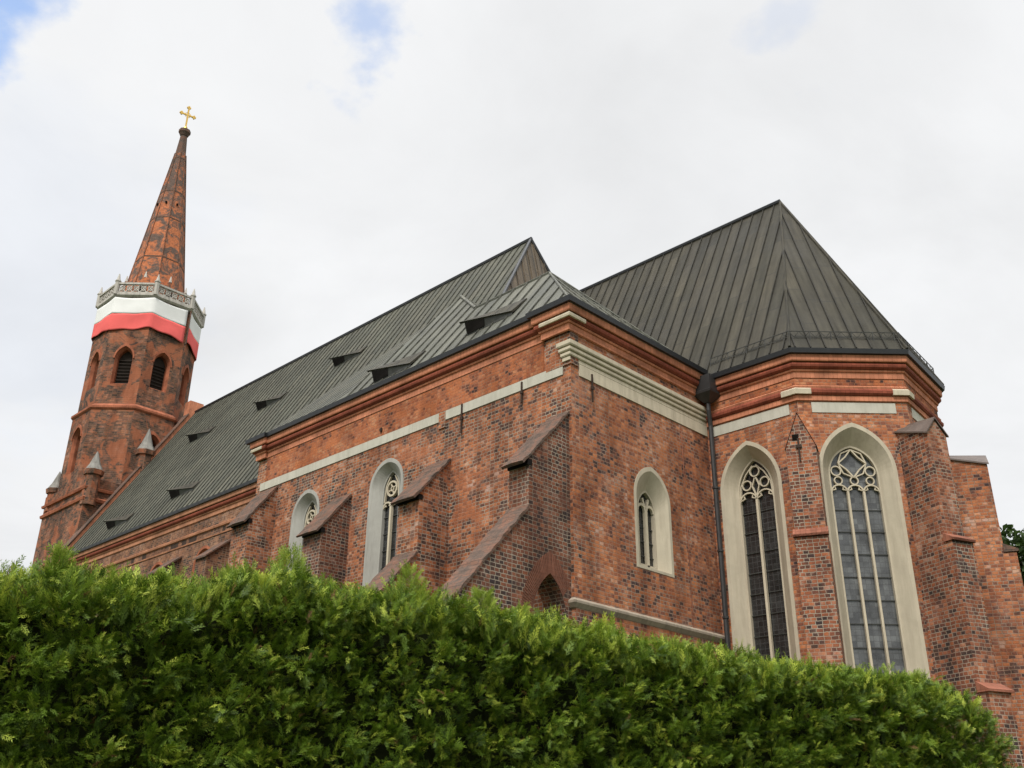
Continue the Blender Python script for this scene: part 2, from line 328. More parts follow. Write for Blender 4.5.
class B:
    """collects faces in (eye-relative) world coordinates and links them as one mesh object"""
    def __init__(s): s.v = []; s.f = []
    def poly(s, pts):
        i = len(s.v); s.v += [tuple(p) for p in pts]; s.f.append(tuple(range(i, i + len(pts)))); return s
    def quad(s, a, b, c, d): return s.poly((a, b, c, d))
    def box(s, x0, x1, y0, y1, z0, z1):
        return s.obox((0, 0, 0), (1, 0, 0), (0, 1, 0), x0, x1, y0, y1, z0, z1)
    def obox(s, o, ux, uy, x0, x1, y0, y1, z0, z1):
        o = Vector(o); ux = Vector(ux); uy = Vector(uy); uz = ux.cross(uy)
        P = [o + ux * x + uy * y + uz * z for z in (z0, z1) for (x, y) in ((x0, y0), (x1, y0), (x1, y1), (x0, y1))]
        for f in ((3, 2, 1, 0), (4, 5, 6, 7), (0, 1, 5, 4), (1, 2, 6, 5), (2, 3, 7, 6), (3, 0, 4, 7)): s.poly([P[i] for i in f])
        return s
    def prism(s, pts, d, caps=True):
        """closed planar loop extruded by vector d"""
        d = Vector(d); a = [Vector(p) for p in pts]; b = [p + d for p in a]
        if caps: s.poly(a[::-1]); s.poly(b)
        n = len(a)
        for i in range(n): s.quad(a[i], a[(i + 1) % n], b[(i + 1) % n], b[i])
        return s
    def frustum(s, c, r0, z0, r1, z1, n=8, rot=math.pi / 8, cap=True):
        a = [(c[0] + r0 * math.cos(rot + k * 2 * math.pi / n), c[1] + r0 * math.sin(rot + k * 2 * math.pi / n), z0) for k in range(n)]
        b = [(c[0] + r1 * math.cos(rot + k * 2 * math.pi / n), c[1] + r1 * math.sin(rot + k * 2 * math.pi / n), z1) for k in range(n)]
        for i in range(n): s.quad(a[i], a[(i + 1) % n], b[(i + 1) % n], b[i])
        if cap: s.poly(a[::-1]); s.poly(b)
        return s
    def holed(s, outer, holes, fn):
        loops = [[Vector((x, y, 0)) for x, y in l] for l in [outer] + holes]
        flatp = [p for l in loops for p in l]
        i0 = len(s.v); s.v += [tuple(fn(p.x, p.y)) for p in flatp]
        for t in tessellate_polygon(loops):
            s.f.append(tuple(i0 + i for i in t))
        return s
    def sweep(s, path, prof, closed=False):
        """profile (outset, z) along a plan path; outward = right-hand side of travel"""
        n = len(path); P = [Vector(p) for p in path]
        def nrm(a, b): d = (b - a).normalized(); return Vector((d.y, -d.x))
        offs = []
        for i in range(n):
            if closed or 0 < i < n - 1:
                n0 = nrm(P[i - 1], P[i]); n1 = nrm(P[i], P[(i + 1) % n]); m = (n0 + n1); m = m / m.dot(n0) if m.dot(n0) > 1e-6 else n0
            elif i == 0: m = nrm(P[0], P[1])
            else: m = nrm(P[-2], P[-1])
            offs.append(m)
        rows = [[(P[i].x + offs[i].x * o, P[i].y + offs[i].y * o, z) for (o, z) in prof] for i in range(n)]
        for i in range(n if closed else n - 1):
            a, b = rows[i], rows[(i + 1) % n]
            for j in range(len(prof) - 1): s.quad(a[j], b[j], b[j + 1], a[j + 1])
        if not closed:
            s.poly(rows[0]); s.poly(rows[-1][::-1])
        return s
    def tube(s, pts, r, n=6):
        pts = [Vector(p) for p in pts]
        rings = []
        for i, p in enumerate(pts):
            d = (pts[min(i + 1, len(pts) - 1)] - pts[max(i - 1, 0)]).normalized()
            u = d.orthogonal().normalized() if abs(d.z) < .99 else Vector((1, 0, 0))
            u = (u - d * u.dot(d)).normalized(); w = d.cross(u)
            rr = r[i] if isinstance(r, (list, tuple)) else r
            rings.append([p + (u * math.cos(k * 2 * math.pi / n) + w * math.sin(k * 2 * math.pi / n)) * rr for k in range(n)])
        for a, b in zip(rings, rings[1:]):
            for k in range(n): s.quad(a[k], a[(k + 1) % n], b[(k + 1) % n], b[k])
        s.poly(rings[0][::-1]); s.poly(rings[-1]); return s
    def build(s, name, mat, parent=None, smooth=False, weld=False):
        o0 = Vector(parent_world(parent)) if parent else Vector((0, 0, 0))
        me = bpy.data.meshes.new(name)
        me.from_pydata([tuple(Vector(v) - o0) for v in s.v], [], s.f)
        if weld:
            bm = bmesh.new(); bm.from_mesh(me); bmesh.ops.remove_doubles(bm, verts=bm.verts, dist=1e-4); bm.to_mesh(me); bm.free()
        setmesh(me, mat); me.update(); add_uv(me, o0)
        if smooth: me.polygons.foreach_set('use_smooth', [True] * len(me.polygons))
        o = bpy.data.objects.new(name, me); col.objects.link(o)
        if parent: o.parent = parent
        return o

def parent_world(o):
    p = Vector((0, 0, 0))
    while o: p += o.location; o = o.parent
    return p
def thing(name, loc, label, cat, group=None):
    o = bpy.data.objects.new(name, None); o.empty_display_size = .5; col.objects.link(o); o.location = loc
    o['label'] = label; o['category'] = cat
    if group: o['group'] = group
    return o
def structure(o): o['kind'] = 'structure'; return o

def arch(w, z0, zs, za, n=10, cx=0.0):
    """closed loop of a pointed opening: left-bottom, up, over the apex, down, right-bottom"""
    a = w / 2; r = za - zs; Rr = (a * a + r * r) / (2 * a); c = -a + Rr
    th = math.atan2(r, -c) if c != 0 else math.pi / 2
    L = []
    for i in range(n + 1):
        t = math.pi + (math.atan2(r, 0 - c) - math.pi) * i / n
        L.append((c + Rr * math.cos(t), zs + Rr * math.sin(t)))
    pts = [(-a, z0)] + [(x, z) for x, z in L] + [(-x, z) for x, z in L[-2::-1]] + [(a, z0)]
    return [(x + cx, z) for x, z in pts]

class Plane:
    """a vertical wall plane: o plan point, n outward normal (plan angle), u horizontal"""
    def __init__(s, o, ang):
        s.o = Vector((o[0], o[1], 0)); s.n = Vector((math.cos(ang), math.sin(ang), 0)); s.u = Vector((-s.n.y, s.n.x, 0))
    def p(s, u, z, d=0.0): return s.o + s.u * u + s.n * d + Vector((0, 0, z))

def ribs2d(b, pl, pts, w, d0, d1, closed=False):
    """bar of width w following a 2D polyline in the wall plane between depths d0 and d1"""
    P = [Vector(p) for p in pts]; n = len(P)
    offs = []
    for i in range(n):
        if closed or 0 < i < n - 1:
            e0 = (P[i] - P[i - 1]).normalized(); e1 = (P[(i + 1) % n] - P[i]).normalized()
        elif i == 0: e0 = e1 = (P[1] - P[0]).normalized()
        else: e0 = e1 = (P[-1] - P[-2]).normalized()
        n0 = Vector((-e0.y, e0.x)); n1 = Vector((-e1.y, e1.x)); m = n0 + n1
        m = m / max(m.dot(n0), .5); offs.append(m * w / 2)
    for i in range(n if closed else n - 1):
        j = (i + 1) % n
        q = [P[i] + offs[i], P[j] + offs[j], P[j] - offs[j], P[i] - offs[i]]
        f = [pl.p(p.x, p.y, d0) for p in q]; k = [pl.p(p.x, p.y, d1) for p in q]
        b.poly(f); b.quad(f[0], f[1], k[1], k[0]); b.quad(f[3], f[2], k[2], k[3])
def circ(cx, cz, r, n=16, a0=0, a1=2 * math.pi): return [(cx + r * math.cos(a0 + (a1 - a0) * i / n), cz + r * math.sin(a0 + (a1 - a0) * i / n)) for i in range(n if abs(a1 - a0 - 2 * math.pi) < 1e-6 else n + 1)]

# seams on a planar roof polygon
def roof_sheet(b, ribb, poly, spacing, rw=.05, rh=.055, thick=.06, u_axis=None):
    P = [Vector(p) for p in poly]
    n = (P[1] - P[0]).cross(P[2] - P[0]).normalized()
    if n.z < 0: P = P[::-1]; n = -n
    b.poly(P); Q = [p - n * thick for p in P]; b.poly(Q[::-1])
    for i in range(len(P)): b.quad(Q[i], Q[(i + 1) % len(P)], P[(i + 1) % len(P)], P[i])
    t = Vector((-n.y, n.x, 0)).normalized(); v = n.cross(t)
    us = [p.dot(t) for p in P]; vs_ = [p.dot(v) for p in P]; w0 = P[0].dot(n)
    k = math.ceil(min(us) / spacing)
    while k * spacing < max(us):
        u = k * spacing; cr = []
        for i in range(len(P)):
            j = (i + 1) % len(P)
            if (us[i] - u) * (us[j] - u) < 0:
                f = (u - us[i]) / (us[j] - us[i]); cr.append(vs_[i] + f * (vs_[j] - vs_[i]))
        cr.sort()
        for a, c in zip(cr[::2], cr[1::2]):
            if c - a > .1:
                o = t * u + n * w0
                ribb.obox(o, t, v, -rw / 2, rw / 2, a, c, -.02, rh)
        k += 1

# ================================================================== THE SETTING
g = B()
S = 900.0
g.quad((-S, -S, GZ), (S, -S, GZ), (S, S, GZ), (-S, S, GZ))
gm = NT('grass_ground', .95, .2); ob = gm.obj()
gm.color(gm.mix(gm.noise(ob, 1.2, 6), (.030, .055, .014), (.065, .085, .028))); gm.bump(gm.noise(ob, 30, 4), .6, .03)
structure(g.build('ground', gm.m))

# ================================================================== CHURCH
XE, XW, YS, YC, YN = -16.29, -32.1, 18.96, 25.65, 23.0      # chapel east / west end, chapel south, chancel south, nave south
AX = 29.6                                                   # church axis
A, Bc, Cc, D = (-13.07, 25.65), (-10.72, 28.0), (-11.0, 31.12), (-13.3, 33.4)
church = thing('church', (-22.0, 25.6, GZ), 'large red brick Gothic church with dark seamed metal roofs and tall pale pointed windows', 'church')
PS = Plane((0, YS), R(-90)); PE = Plane((XE, 0), 0.0); PC = Plane((0, YC), R(-90)); PF = Plane(A, R(-45)); PFE = Plane(Bc, math.atan2(.28, 3.12)); PN = Plane((0, YN), R(-90))
FL = (Vector(Bc) - Vector(A)).length

# window shapes: centre, width, sill, spring, apex of the opening / the same at the glass / depth
W1 = dict(c=-24.19, w=1.72, z0=5.6, zs=10.35, za=11.27, ci=-24.22, wi=.88, z0i=5.8, zsi=10.25, zai=10.95, d=.25)
W2 = dict(c=-28.63, w=1.66, z0=5.6, zs=10.30, za=11.22, ci=-28.66, wi=.86, z0i=5.8, zsi=10.2, zai=10.90, d=.25)
WE = dict(c=22.47, w=1.74, z0=6.86, zs=8.95, za=9.98, ci=22.52, wi=.84, z0i=7.06, zsi=8.72, zai=9.34, d=.27)
WC = dict(c=-14.92, w=2.12, z0=3.0, zs=9.85, za=11.36, ci=-14.96, wi=1.24, z0i=3.3, zsi=9.85, zai=10.88, d=.36)
WF = dict(c=1.56, w=2.30, z0=3.0, zs=9.95, za=11.48, ci=1.55, wi=1.50, z0i=3.3, zsi=9.95, zai=10.88, d=.36)
WFE = dict(c=1.57, w=2.10, z0=3.0, zs=10.2, za=11.45, ci=1.57, wi=1.40, z0i=3.3, zsi=9.95, zai=10.86, d=.36)
WN = [dict(c=x, w=1.8, z0=6.5, zs=11.7, za=12.66, ci=x, wi=.8, z0i=6.8, zsi=11.6, zai=12.3, d=.4) for x in (-42.95, -47.5, -52.2, -56.4)]
RIM = .11
def hole(w): return arch(w['w'], w['z0'], w['zs'], w['za'], 12, w['c'])
def rect(u0, u1, z0, z1): return [(u0, z0), (u1, z0), (u1, z1), (u0, z1)]
def wall(name, pl, outer, holes, mat, parent=church):
    b = B(); b.holed(outer, holes, lambda u, z: pl.p(u, z)); return b.build(name, mat, parent)

# --- walls
b = B()
b.holed(rect(XW, XE, GZ, 13.12), [hole(W1), hole(W2)], lambda u, z: PS.p(u, z))
b.poly([(XW, YS, GZ), (XW, YN, GZ), (XW, YN, 15.2), (XW, 27.4, 22.55), (XW, YS, 13.8)])
chapel_wall = b.build('chapel_wall', M['brick'], church)
chapel_wall['label'] = 'weathered brick south wall with dark header bricks and pale mortar'
b = B(); b.holed(rect(YS, YC, GZ, 13.12), [hole(WE)], lambda u, z: PE.p(u, z)); chapel_end = b.build('chapel_wall', M['brick_east'], church)
chapel_end['label'] = 'redder brick end wall with one small window'
b = B()
b.box(XW + .6, XE - 1.0, YS - .025, YS - .002, 12.16, 13.11)
b.build('frieze', M['brick_frieze'], church)
b = B(); b.box(XE - .9, XE + .035, YS - .035, YS + .3, 12.1, 13.11); b.build('corner_pier', M['brick'], church)
b = B()
b.holed(rect(XE, A[0], GZ, 12.95), [hole(WC)], lambda u, z: PC.p(u, z))
b.holed(rect(0, FL, GZ, 12.95), [hole(WF)], lambda u, z: PF.p(u, z))
b.holed(rect(0, math.hypot(Cc[0] - Bc[0], Cc[1] - Bc[1]), GZ, 12.95), [hole(WFE)], lambda u, z: PFE.p(u, z))
for (p, q) in ((Cc, D), (D, (-28, D[1]))): b.quad((*p, GZ), (*q, GZ), (*q, 12.95), (*p, 12.95))
ch_wall = b.build('chancel_wall', M['brick_east'], church)
b = B()
b.holed(rect(-59.4, XW, GZ, 14.7), [hole(w) for w in WN], lambda u, z: PN.p(u, z))
b.quad((-59.4, 36.2, GZ), (-22.3, 36.2, GZ), (-22.3, 36.2, 14.7), (-59.4, 36.2, 14.7))
b.quad((-22.3, 33.6, GZ), (-22.3, 36.2, GZ), (-22.3, 36.2, 14.7), (-22.3, 33.6, 14.7))
nave_wall = b.build('nave_wall', M['brick_nave'], church)

# --- mouldings
S_path = [(XW, YN), (XW, YS - .09), (XW + .55, YS - .09), (XW + .55, YS), (XE - .95, YS), (XE - .95, YS - .09), (XE + .0, YS - .09), (XE, YC)]
S_path[6] = (XE + .02, YS - .09); S_path[7] = (XE + .02, YC)
def cornice(path, z, parent=church, mt='fascia'):
    """orange brick cornice ending at height z: low band, thin string, dark roll, fascia"""
    b = B(); b.sweep(path, [(0, z - .72), (.05, z - .70), (.05, z - .50), (.09, z - .495), (.11, z - .44), (0, z - .43)]); o = b.build('cornice', M[mt], parent)
    b = B(); b.sweep(path, [(0, z - .43), (.13, z - .425), (.19, z - .37), (.205, z - .31), (.185, z - .245), (.14, z - .22), (0, z - .215)]); b.build('roll_moulding', M['roll'], o)
    b = B(); b.sweep(path, [(0, z - .213), (.235, z - .21), (.25, z - .18), (.26, z), (0, z + .002)]); b.build('fascia', M[mt], o)
    return o
cornice(S_path, 13.82)
# cream stone on the roll moulding at the chapel corner
b = B(); b.sweep([(XE - .93, YS - .095), (XE + .03, YS - .095), (XE + .03, YS + .42)], [(.13, 13.43), (.212, 13.45), (.222, 13.52), (.2, 13.57)]); b.build('corner_stone', M['stone'], church); b = B(); b.sweep([(XW - .005, YS + .3), (XW - .005, YS - .095), (XW + .52, YS - .095)], [(.13, 13.43), (.212, 13.45), (.222, 13.52), (.2, 13.57)]); b.build('corner_stone', M['stone'], church)
# stone cornice of the end wall
b = B(); b.sweep([(XE - .22, YS + .002), (XE - .22, YS - .04), (XE + .002, YS - .04), (XE + .002, YC)], [(0, 12.20), (.03, 12.21), (.03, 12.31), (.010, 12.325), (.05, 12.335), (.07, 12.365), (.07, 12.44), (.035, 12.465), (.09, 12.475), (.11, 12.505), (.11, 12.58), (.07, 12.61), (.13, 12.62), (.15, 12.655), (.15, 12.77), (0, 12.81)])
b.build('stone_cornice', M['stone'], church)
b = B(); b.box(XW + .3, -21.72, YS - .03, YS - .001, 11.85, 12.155); b.build('plaster_band', M['band'], church)
b = B(); b.box(-21.42, XE - .28, YS - .03, YS - .001, 11.85, 12.155)
b.build('plaster_band', M['band'], church)
b = B(); b.box(XE + .001, XE + .03, YS + .34, YC - .05, 11.84, 12.198); b.build('plaster_band', M['stone'], church)
b = B(); b.box(-21.72, -21.42, YS - .045, YS - .001, 11.6, 12.16); b.build('pilaster', M['brick'], church)

C_path = [(XE + .03, YC), A, Bc, Cc, D, (-27, D[1])]
cornice(C_path, 13.62)
b = B(); b.sweep(C_path, [(0, 12.15), (.06, 12.17), (.06, 12.33), (0, 12.335)]); b.sweep(C_path, [(0, 12.56), (.08, 12.565), (.1, 12.62), (.03, 12.68), (0, 12.685)]); o = b.build('string_course', M['fascia'], church)
b = B(); b.sweep(C_path, [(0, 12.337), (.09, 12.34), (.14, 12.40), (.15, 12.48), (.1, 12.556), (0, 12.558)]); b.build('roll_moulding', M['roll'], o)
b = B()
b.sweep(C_path, [(.0, 12.69), (.025, 12.692), (.025, 12.9), (.0, 12.91)]); b.build('frieze', M['brick_frieze'], church)
def along(p, q, a, c): p = Vector(p); q = Vector(q); d = (q - p).normalized(); return tuple(p + d * a), tuple(p + d * c)
cs = [(.0, 12.34), (.155, 12.345), (.165, 12.50), (.11, 12.553)]
b = B()
d1 = Vector(A) - Vector((XE, YC)); p0 = along(A, (XE, YC), .42, 0)[0]; p2 = along(A, Bc, .42, 0)[0]; b.sweep([p0, A, p2], cs); b.build('corner_stone', M['stone'], church); b = B()
p0 = along(Bc, A, .42, 0)[0]; p2 = along(Bc, Cc, .35, 0)[0]; b.sweep([p0, Bc, p2], cs); b.build('corner_stone', M['stone'], church)
b = B()
b.obox((XE + .1, YC, 0), (1, 0, 0), (0, 1, 0), 0, A[0] - XE - .38, -.02, -.001, 11.79, 12.12); b.build('plaster_band', M['band'], church); b = B()
b.obox((*A, 0), PF.u, -PF.n, .42, FL - .36, -.02, -.001, 11.79, 12.12); b.build('plaster_band', M['band'], church); b = B()
b.obox((*Bc, 0), PFE.u, -PFE.n, .36, 2.78, -.02, -.001, 11.79, 12.12)
b.build('plaster_band', M['band'], church)

N_path = [(-59.4, YN), (XW, YN)]
cornice(N_path, 14.75, mt='fascia_pale')
b = B(); b.sweep(N_path, [(0, 13.35), (.07, 13.37), (.09, 13.47), (.04, 13.52), (0, 13.53)]); b.sweep(N_path, [(0, 12.98), (.04, 12.99), (.05, 13.05), (0, 13.07)]); b.build('string_course', M['fascia_pale'], church)
for x in (-41.5, -44.6, -45.3, -46.4, -49.4, -50.6):
    b = B(); b.box(x, x + .5 + .25 * math.sin(x * 7), YN - .003, YN + .1, 13.07, 13.33); b.build('recess_shade', M['iron'], church)  # flush dark patches, the shade of wall recesses put into the colour
# plinth ledge on the end wall
b = B(); b.sweep([(XE - .92, YS), (XE, YS), (XE, YC)], [(0, 5.30), (.05, 5.32), (.10, 5.40), (.12, 5.43), (.12, 5.49), (0, 5.58)]); b.build('plinth_ledge', M['ledge'], church)
b = B(); b.box(XE, XE + .045, YS, YC, GZ, 5.31); b.build('plinth', M['brick_east'], church)

# --- gutters
def gutter(path, z, o0=.215):
    b = B(); b.sweep(path, [(o0, z), (o0 + .13, z + .01), (o0 + .16, z + .16), (o0 + .10, z + .17), (o0 - .15, z + .13)]); return b.build('gutter', M['gutter'], church)
gutter([(XW - .1, YN), (XW - .1, YS - .09), (XW + .5, YS - .09), (XW + .5, YS), (XE - .95, YS), (XE - .95, YS - .09), (XE + .02, YS - .09), (XE + .02, YC - .3)], 13.825)
gutter(C_path, 13.625)
gutter(N_path, 14.755)

# --- windows
def window(pl, w, label, tracery, bars, parent=church, mat='plaster'):
    n = 12
    h = arch(w['w'], w['z0'], w['zs'], w['za'], n, w['c'])
    i1 = arch(w['w'] - 2 * RIM, w['z0'] + RIM * .7, w['zs'], w['za'] - RIM * 1.25, n, w['c'])
    i2 = arch(w['wi'], w['z0i'], w['zsi'], w['zai'], n, w['ci'])
    i3 = arch(w['wi'] - .10, w['z0i'] + .05, w['zsi'], w['zai'] - .065, n, w['ci'])
    d = w['d']; b = B()
    for La, Lb, da, db in ((h, i1, .012, .012), (i1, i2, .012, -d), (i2, i3, -d, -d), (i3, i3, -d, -d - .13)):
        for k in range(len(La)):
            k2 = (k + 1) % len(La)
            b.quad(pl.p(*La[k], da), pl.p(*La[k2], da), pl.p(*Lb[k2], db), pl.p(*Lb[k], db))
    for k in range(len(h)):     # thickness of the rim where it meets the brick
        k2 = (k + 1) % len(h); b.quad(pl.p(*h[k], -.05), pl.p(*h[k2], -.05), pl.p(*h[k2], .012), pl.p(*h[k], .012))
    win = b.build('window', M[mat], parent); win['label'] = label
    b = B(); tracery(b, pl, w); b.build('tracery', M['stone'], win)
    b = B(); b.poly([pl.p(u, z, -d - .12) for u, z in i2]); b.build('pane', M['glass_pale' if tracery is tr_three else 'glass'], win)
    z = w['z0i'] + .3
    while bars and z < w['zsi'] - bars * .25:
        b = B(); b.obox(pl.p(w['ci'], z, -d - .085), pl.u, -pl.n, -w['wi'] / 2 + .03, w['wi'] / 2 - .03, 0, .02, 0, .022); b.build('glazing_bar', M['seam'], win); z += bars
    return win

def sub_lights(b, pl, w, n, ztop, mw=.07, hw=.05, cusp=True):
    d = w['d']; x0 = w['ci'] - w['wi'] / 2 + .04; x1 = w['ci'] + w['wi'] / 2 - .04; lw = (x1 - x0) / n
    for k in range(1, n):
        x = x0 + lw * k; ribs2d(b, pl, [(x, w['z0i']), (x, ztop + .02)], mw, -d + .0, -d - .10)
    for k in range(n):
        cx = x0 + lw * (k + .5); a = lw / 2
        pts = [(cx - a, ztop)] + [(cx - a * math.cos(t), ztop + a * .95 * math.sin(t)) for t in np.linspace(.25, math.pi - .25, 9)] + [(cx + a, ztop)]
        ribs2d(b, pl, pts, hw, -d - .015, -d - .09)
        if cusp:
            for s in (-1, 1): ribs2d(b, pl, [(cx + s * a, ztop + .05), (cx + s * a * .45, ztop + a * .38), (cx + s * a * .55, ztop + a * .8)], hw * .7, -d - .03, -d - .09)
    return x0, x1, lw
def tr_three(b, pl, w):
    d = w['d']; zl = 9.42; x0, x1, lw = sub_lights(b, pl, w, 3, zl, .065, .042); c = w['ci']; hw_ = w['wi'] / 2
    for k in (0, 1, 2): ribs2d(b, pl, circ(x0 + lw * (k + .5), zl + .36, .115), .034, -d - .02, -d - .09, True)
    for s in (-1, 1): ribs2d(b, pl, circ(c + s * hw_ * .68, zl + .66, .145), .036, -d - .02, -d - .09, True)
    q = .42; cz = zl + .90
    for k in range(4):      # four-pointed concave star
        a0 = k * math.pi / 2; p = Vector((c + q * math.cos(a0), cz + q * 1.05 * math.sin(a0))); r_ = Vector((c + q * math.cos(a0 + math.pi / 2), cz + q * 1.05 * math.sin(a0 + math.pi / 2)))
        m = (p + r_) / 2; m = m.lerp(Vector((c, cz)), .10)
        ribs2d(b, pl, [tuple(p), tuple(m), tuple(r_)], .042, -d - .01, -d - .09)
        mo = (p + r_) / 2; mo = mo.lerp(Vector((c, cz)), -.42); ribs2d(b, pl, [tuple(p), tuple(p.lerp(mo, .6).lerp(mo, .3)), tuple(mo), tuple(r_.lerp(mo, .6).lerp(mo, .3)), tuple(r_)], .034, -d - .02, -d - .09)
def tr_two(b, pl, w):
    d = w['d']; zl = 9.55; x0, x1, lw = sub_lights(b, pl, w, 2, zl, .075, .042); c = w['ci']; hw_ = w['wi'] / 2
    for s in (-1, 1):
        ribs2d(b, pl, circ(c + s * hw_ * .50, zl + .52, .15), .036, -d - .02, -d - .09, True)
        ribs2d(b, pl, [(c + s * lw * .96, zl + .15), (c + s * lw * .9, zl + .5), (c + s * lw * .55, zl + .86), (c + s * .06, zl + 1.12)], .036, -d - .02, -d - .09)
        ribs2d(b, pl, [(c, zl + .1), (c + s * .12, zl + .45), (c + s * .02, zl + .72)], .034, -d - .02, -d - .09)
    ribs2d(b, pl, circ(c, zl + .92, .16), .036, -d - .02, -d - .09, True)
def tr_lancet(b, pl, w):
    d = w['d']; sub_lights(b, pl, w, 2, w['zsi'] - .02, .10, .08, False); c = w['ci']
    for s in (-1, 1): ribs2d(b, pl, [(c, w['zsi'] - .1), (c + s * .1, w['zsi'] + .24), (c + s * .14, w['zsi'] + .36)], .07, -d - .01, -d - .09)
def tr_wheel(b, pl, w):
    d = w['d']; zl = w['zsi'] - .55; x0, x1, lw = sub_lights(b, pl, w, 2, zl, .085, .055); c = w['ci']
    ribs2d(b, pl, circ(c, zl + .62, .24), .06, -d - .01, -d - .09, True)
    ribs2d(b, pl, circ(c, zl + .62, .07), .035, -d - .03, -d - .09, True)
    for k in range(4):
        t = k * math.pi / 2 + .4; ribs2d(b, pl, [(c + .07 * math.cos(t), zl + .62 + .07 * math.sin(t)), (c + .23 * math.cos(t), zl + .62 + .23 * math.sin(t))], .035, -d - .03, -d - .09)
    for s in (-1, 1): ribs2d(b, pl, [(c + s * lw * .9, zl + .2), (c + s * .3, zl + .75), (c + s * .12, zl + 1.05)], .045, -d - .02, -d - .09)
window(PS, W1, 'tall window with a round wheel over two lights, half behind a buttress', tr_wheel, .55, mat='plaster_grey')
window(PS, W2, 'tall window mostly hidden by a sloping buttress cap', tr_wheel, .55, mat='plaster_grey')
window(PE, WE, 'small pointed two-light window', tr_lancet, .42)
window(PC, WC, 'tall two-light window beside the downpipe', tr_two, .62)
window(PF, WF, 'widest tall window of three lights under a star of tracery', tr_three, .66)
window(PFE, WFE, 'tall window hidden behind the tapering buttress', tr_three, .66)
for w in WN: window(PN, w, 'pointed window low in the shaded nave wall', tr_lancet, None, mat='frame_brick')

# --- roofs (sheets with standing seams as part of each roof)
def roof(name, polys, spacing, mat, label=None, rw=.035, rh=.045):
    b = B()
    for p in polys: roof_sheet(b, b, p, spacing, rw, rh)
    o = b.build(name, mat, church)
    if label: o['label'] = label
    return o
ey, ez = 18.66, 13.85
zs_ = lambda y: ez + 1.35 * (y - ey)
R1, R2, PK, GW, SE = (-18.9, 21.0, zs_(21)), (-22.4, 21.0, zs_(21)), (-24.9, 22.55, zs_(22.55)), (-27.4, ey, ez), (-15.98, ey, ez)
roof('chapel_roof', [
    [GW, SE, R1, R2, PK],
    [SE, (-15.98, 25.35, ez), R1],
    [R1, (-15.98, 25.35, ez), (-22.4, 25.4, ez + .1), R2],
    [PK, R2, (-22.6, 23.6, 17.1), (-24.6, 24.6, 18.9)],
    [GW, PK, (-27.4, 22.6, 17.7)]], .62, M['roof_chapel'], 'paler hipped roof over the side chapel')
zw = lambda y: y - 4.76
roof('chapel_roof', [[(XW - .15, ey, zw(ey)), (-26.0, ey, zw(ey)), (-26.0, 22.4, zw(22.4)), (-31.2, 27.45, zw(27.45)), (XW - .15, 27.45, zw(27.45))]], .5, M['roof'], 'lower slope of the main roof above the chapel wall', .03, .012)
b = B()
b.tube([R1, R2], .06); b.tube([R2, PK], .075)
b.tube([SE, R1], .045); b.tube([R1, (-15.98, 25.35, ez + .03)], .05)
b.build('ridge_flashing', M['roof_chapel'], church)

ns = 1.66; nz = lambda y: 14.85 + ns * (y - 22.7)
apx = (-27.84, AX, nz(AX)); hipx = -27.84 + (nz(AX) - nz(22.66)) / 4.8
nave_roof = roof('nave_roof', [
    [(-59.2, 22.66, nz(22.66)), (hipx, 22.66, nz(22.66)), apx, (-59.2, AX, nz(AX))],
    [(-59.2, 36.54, nz(22.66)), (hipx, 36.54, nz(22.66)), apx, (-59.2, AX, nz(AX))]], .5, M['roof'], 'long steep grey-green main roof')
roof('nave_roof', [[apx, (hipx, 22.66, nz(22.66)), (hipx, 36.54, nz(22.66))]], .55, M['roof_brown'], 'small rust-brown hipped end of the main roof')
b = B(); b.tube([(-59.2, AX, nz(AX) + .05), (apx[0] + .05, AX, nz(AX) + .05)], .11); b.tube([(apx[0], AX, nz(AX) + .05), (hipx, 22.66, nz(22.66) + .05)], .07); b.tube([(apx[0], AX, nz(AX) + .05), (hipx, 36.54, nz(22.66) + .05)], .09)
b.tube([apx, (apx[0] + .02, AX, apx[2] + .12)], .06)
b.build('ridge_cap', M['gutter'], church)

ce = 13.80; ca = (-14.8, AX, 22.2)
def offp(path, o):
    P = [Vector(p) for p in path]; r_ = []
    for i in range(len(P)):
        def nr(a, c): d = (c - a).normalized(); return Vector((d.y, -d.x))
        if 0 < i < len(P) - 1: n0 = nr(P[i - 1], P[i]); n1 = nr(P[i], P[i + 1]); m = n0 + n1; m /= m.dot(n0)
        elif i == 0: m = nr(P[0], P[1])
        else: m = nr(P[-2], P[-1])
        r_.append(P[i] + m * o)
    return r_
EO = offp(C_path, .33)
kick = lambda p: (p.x, p.y, ce)
roof('chancel_roof', [
    [(-25.5, EO[0].y, ce), kick(EO[1]), ca, (-27.2, AX, 22.2)],
    [kick(EO[1]), kick(EO[2]), ca], [kick(EO[2]), kick(EO[3]), ca], [kick(EO[3]), kick(EO[4]), ca],
    [(-25.5, EO[4].y, ce), kick(EO[4]), ca, (-27.2, AX, 22.2)]], .47, M['roof_chancel'], 'brown steep roof with hips over the polygonal choir')
b = B(); b.tube([(-27.2, AX, 22.24), (ca[0], AX, 22.27)], .09); b.build('ridge_cap', M['gutter'], church)
for k in (1, 2, 3, 4):
    b = B(); b.tube([(ca[0], ca[1], 22.24), (EO[k].x, EO[k].y, ce + .03)], .05); b.build('hip_cap', M['roof_chancel'], church)

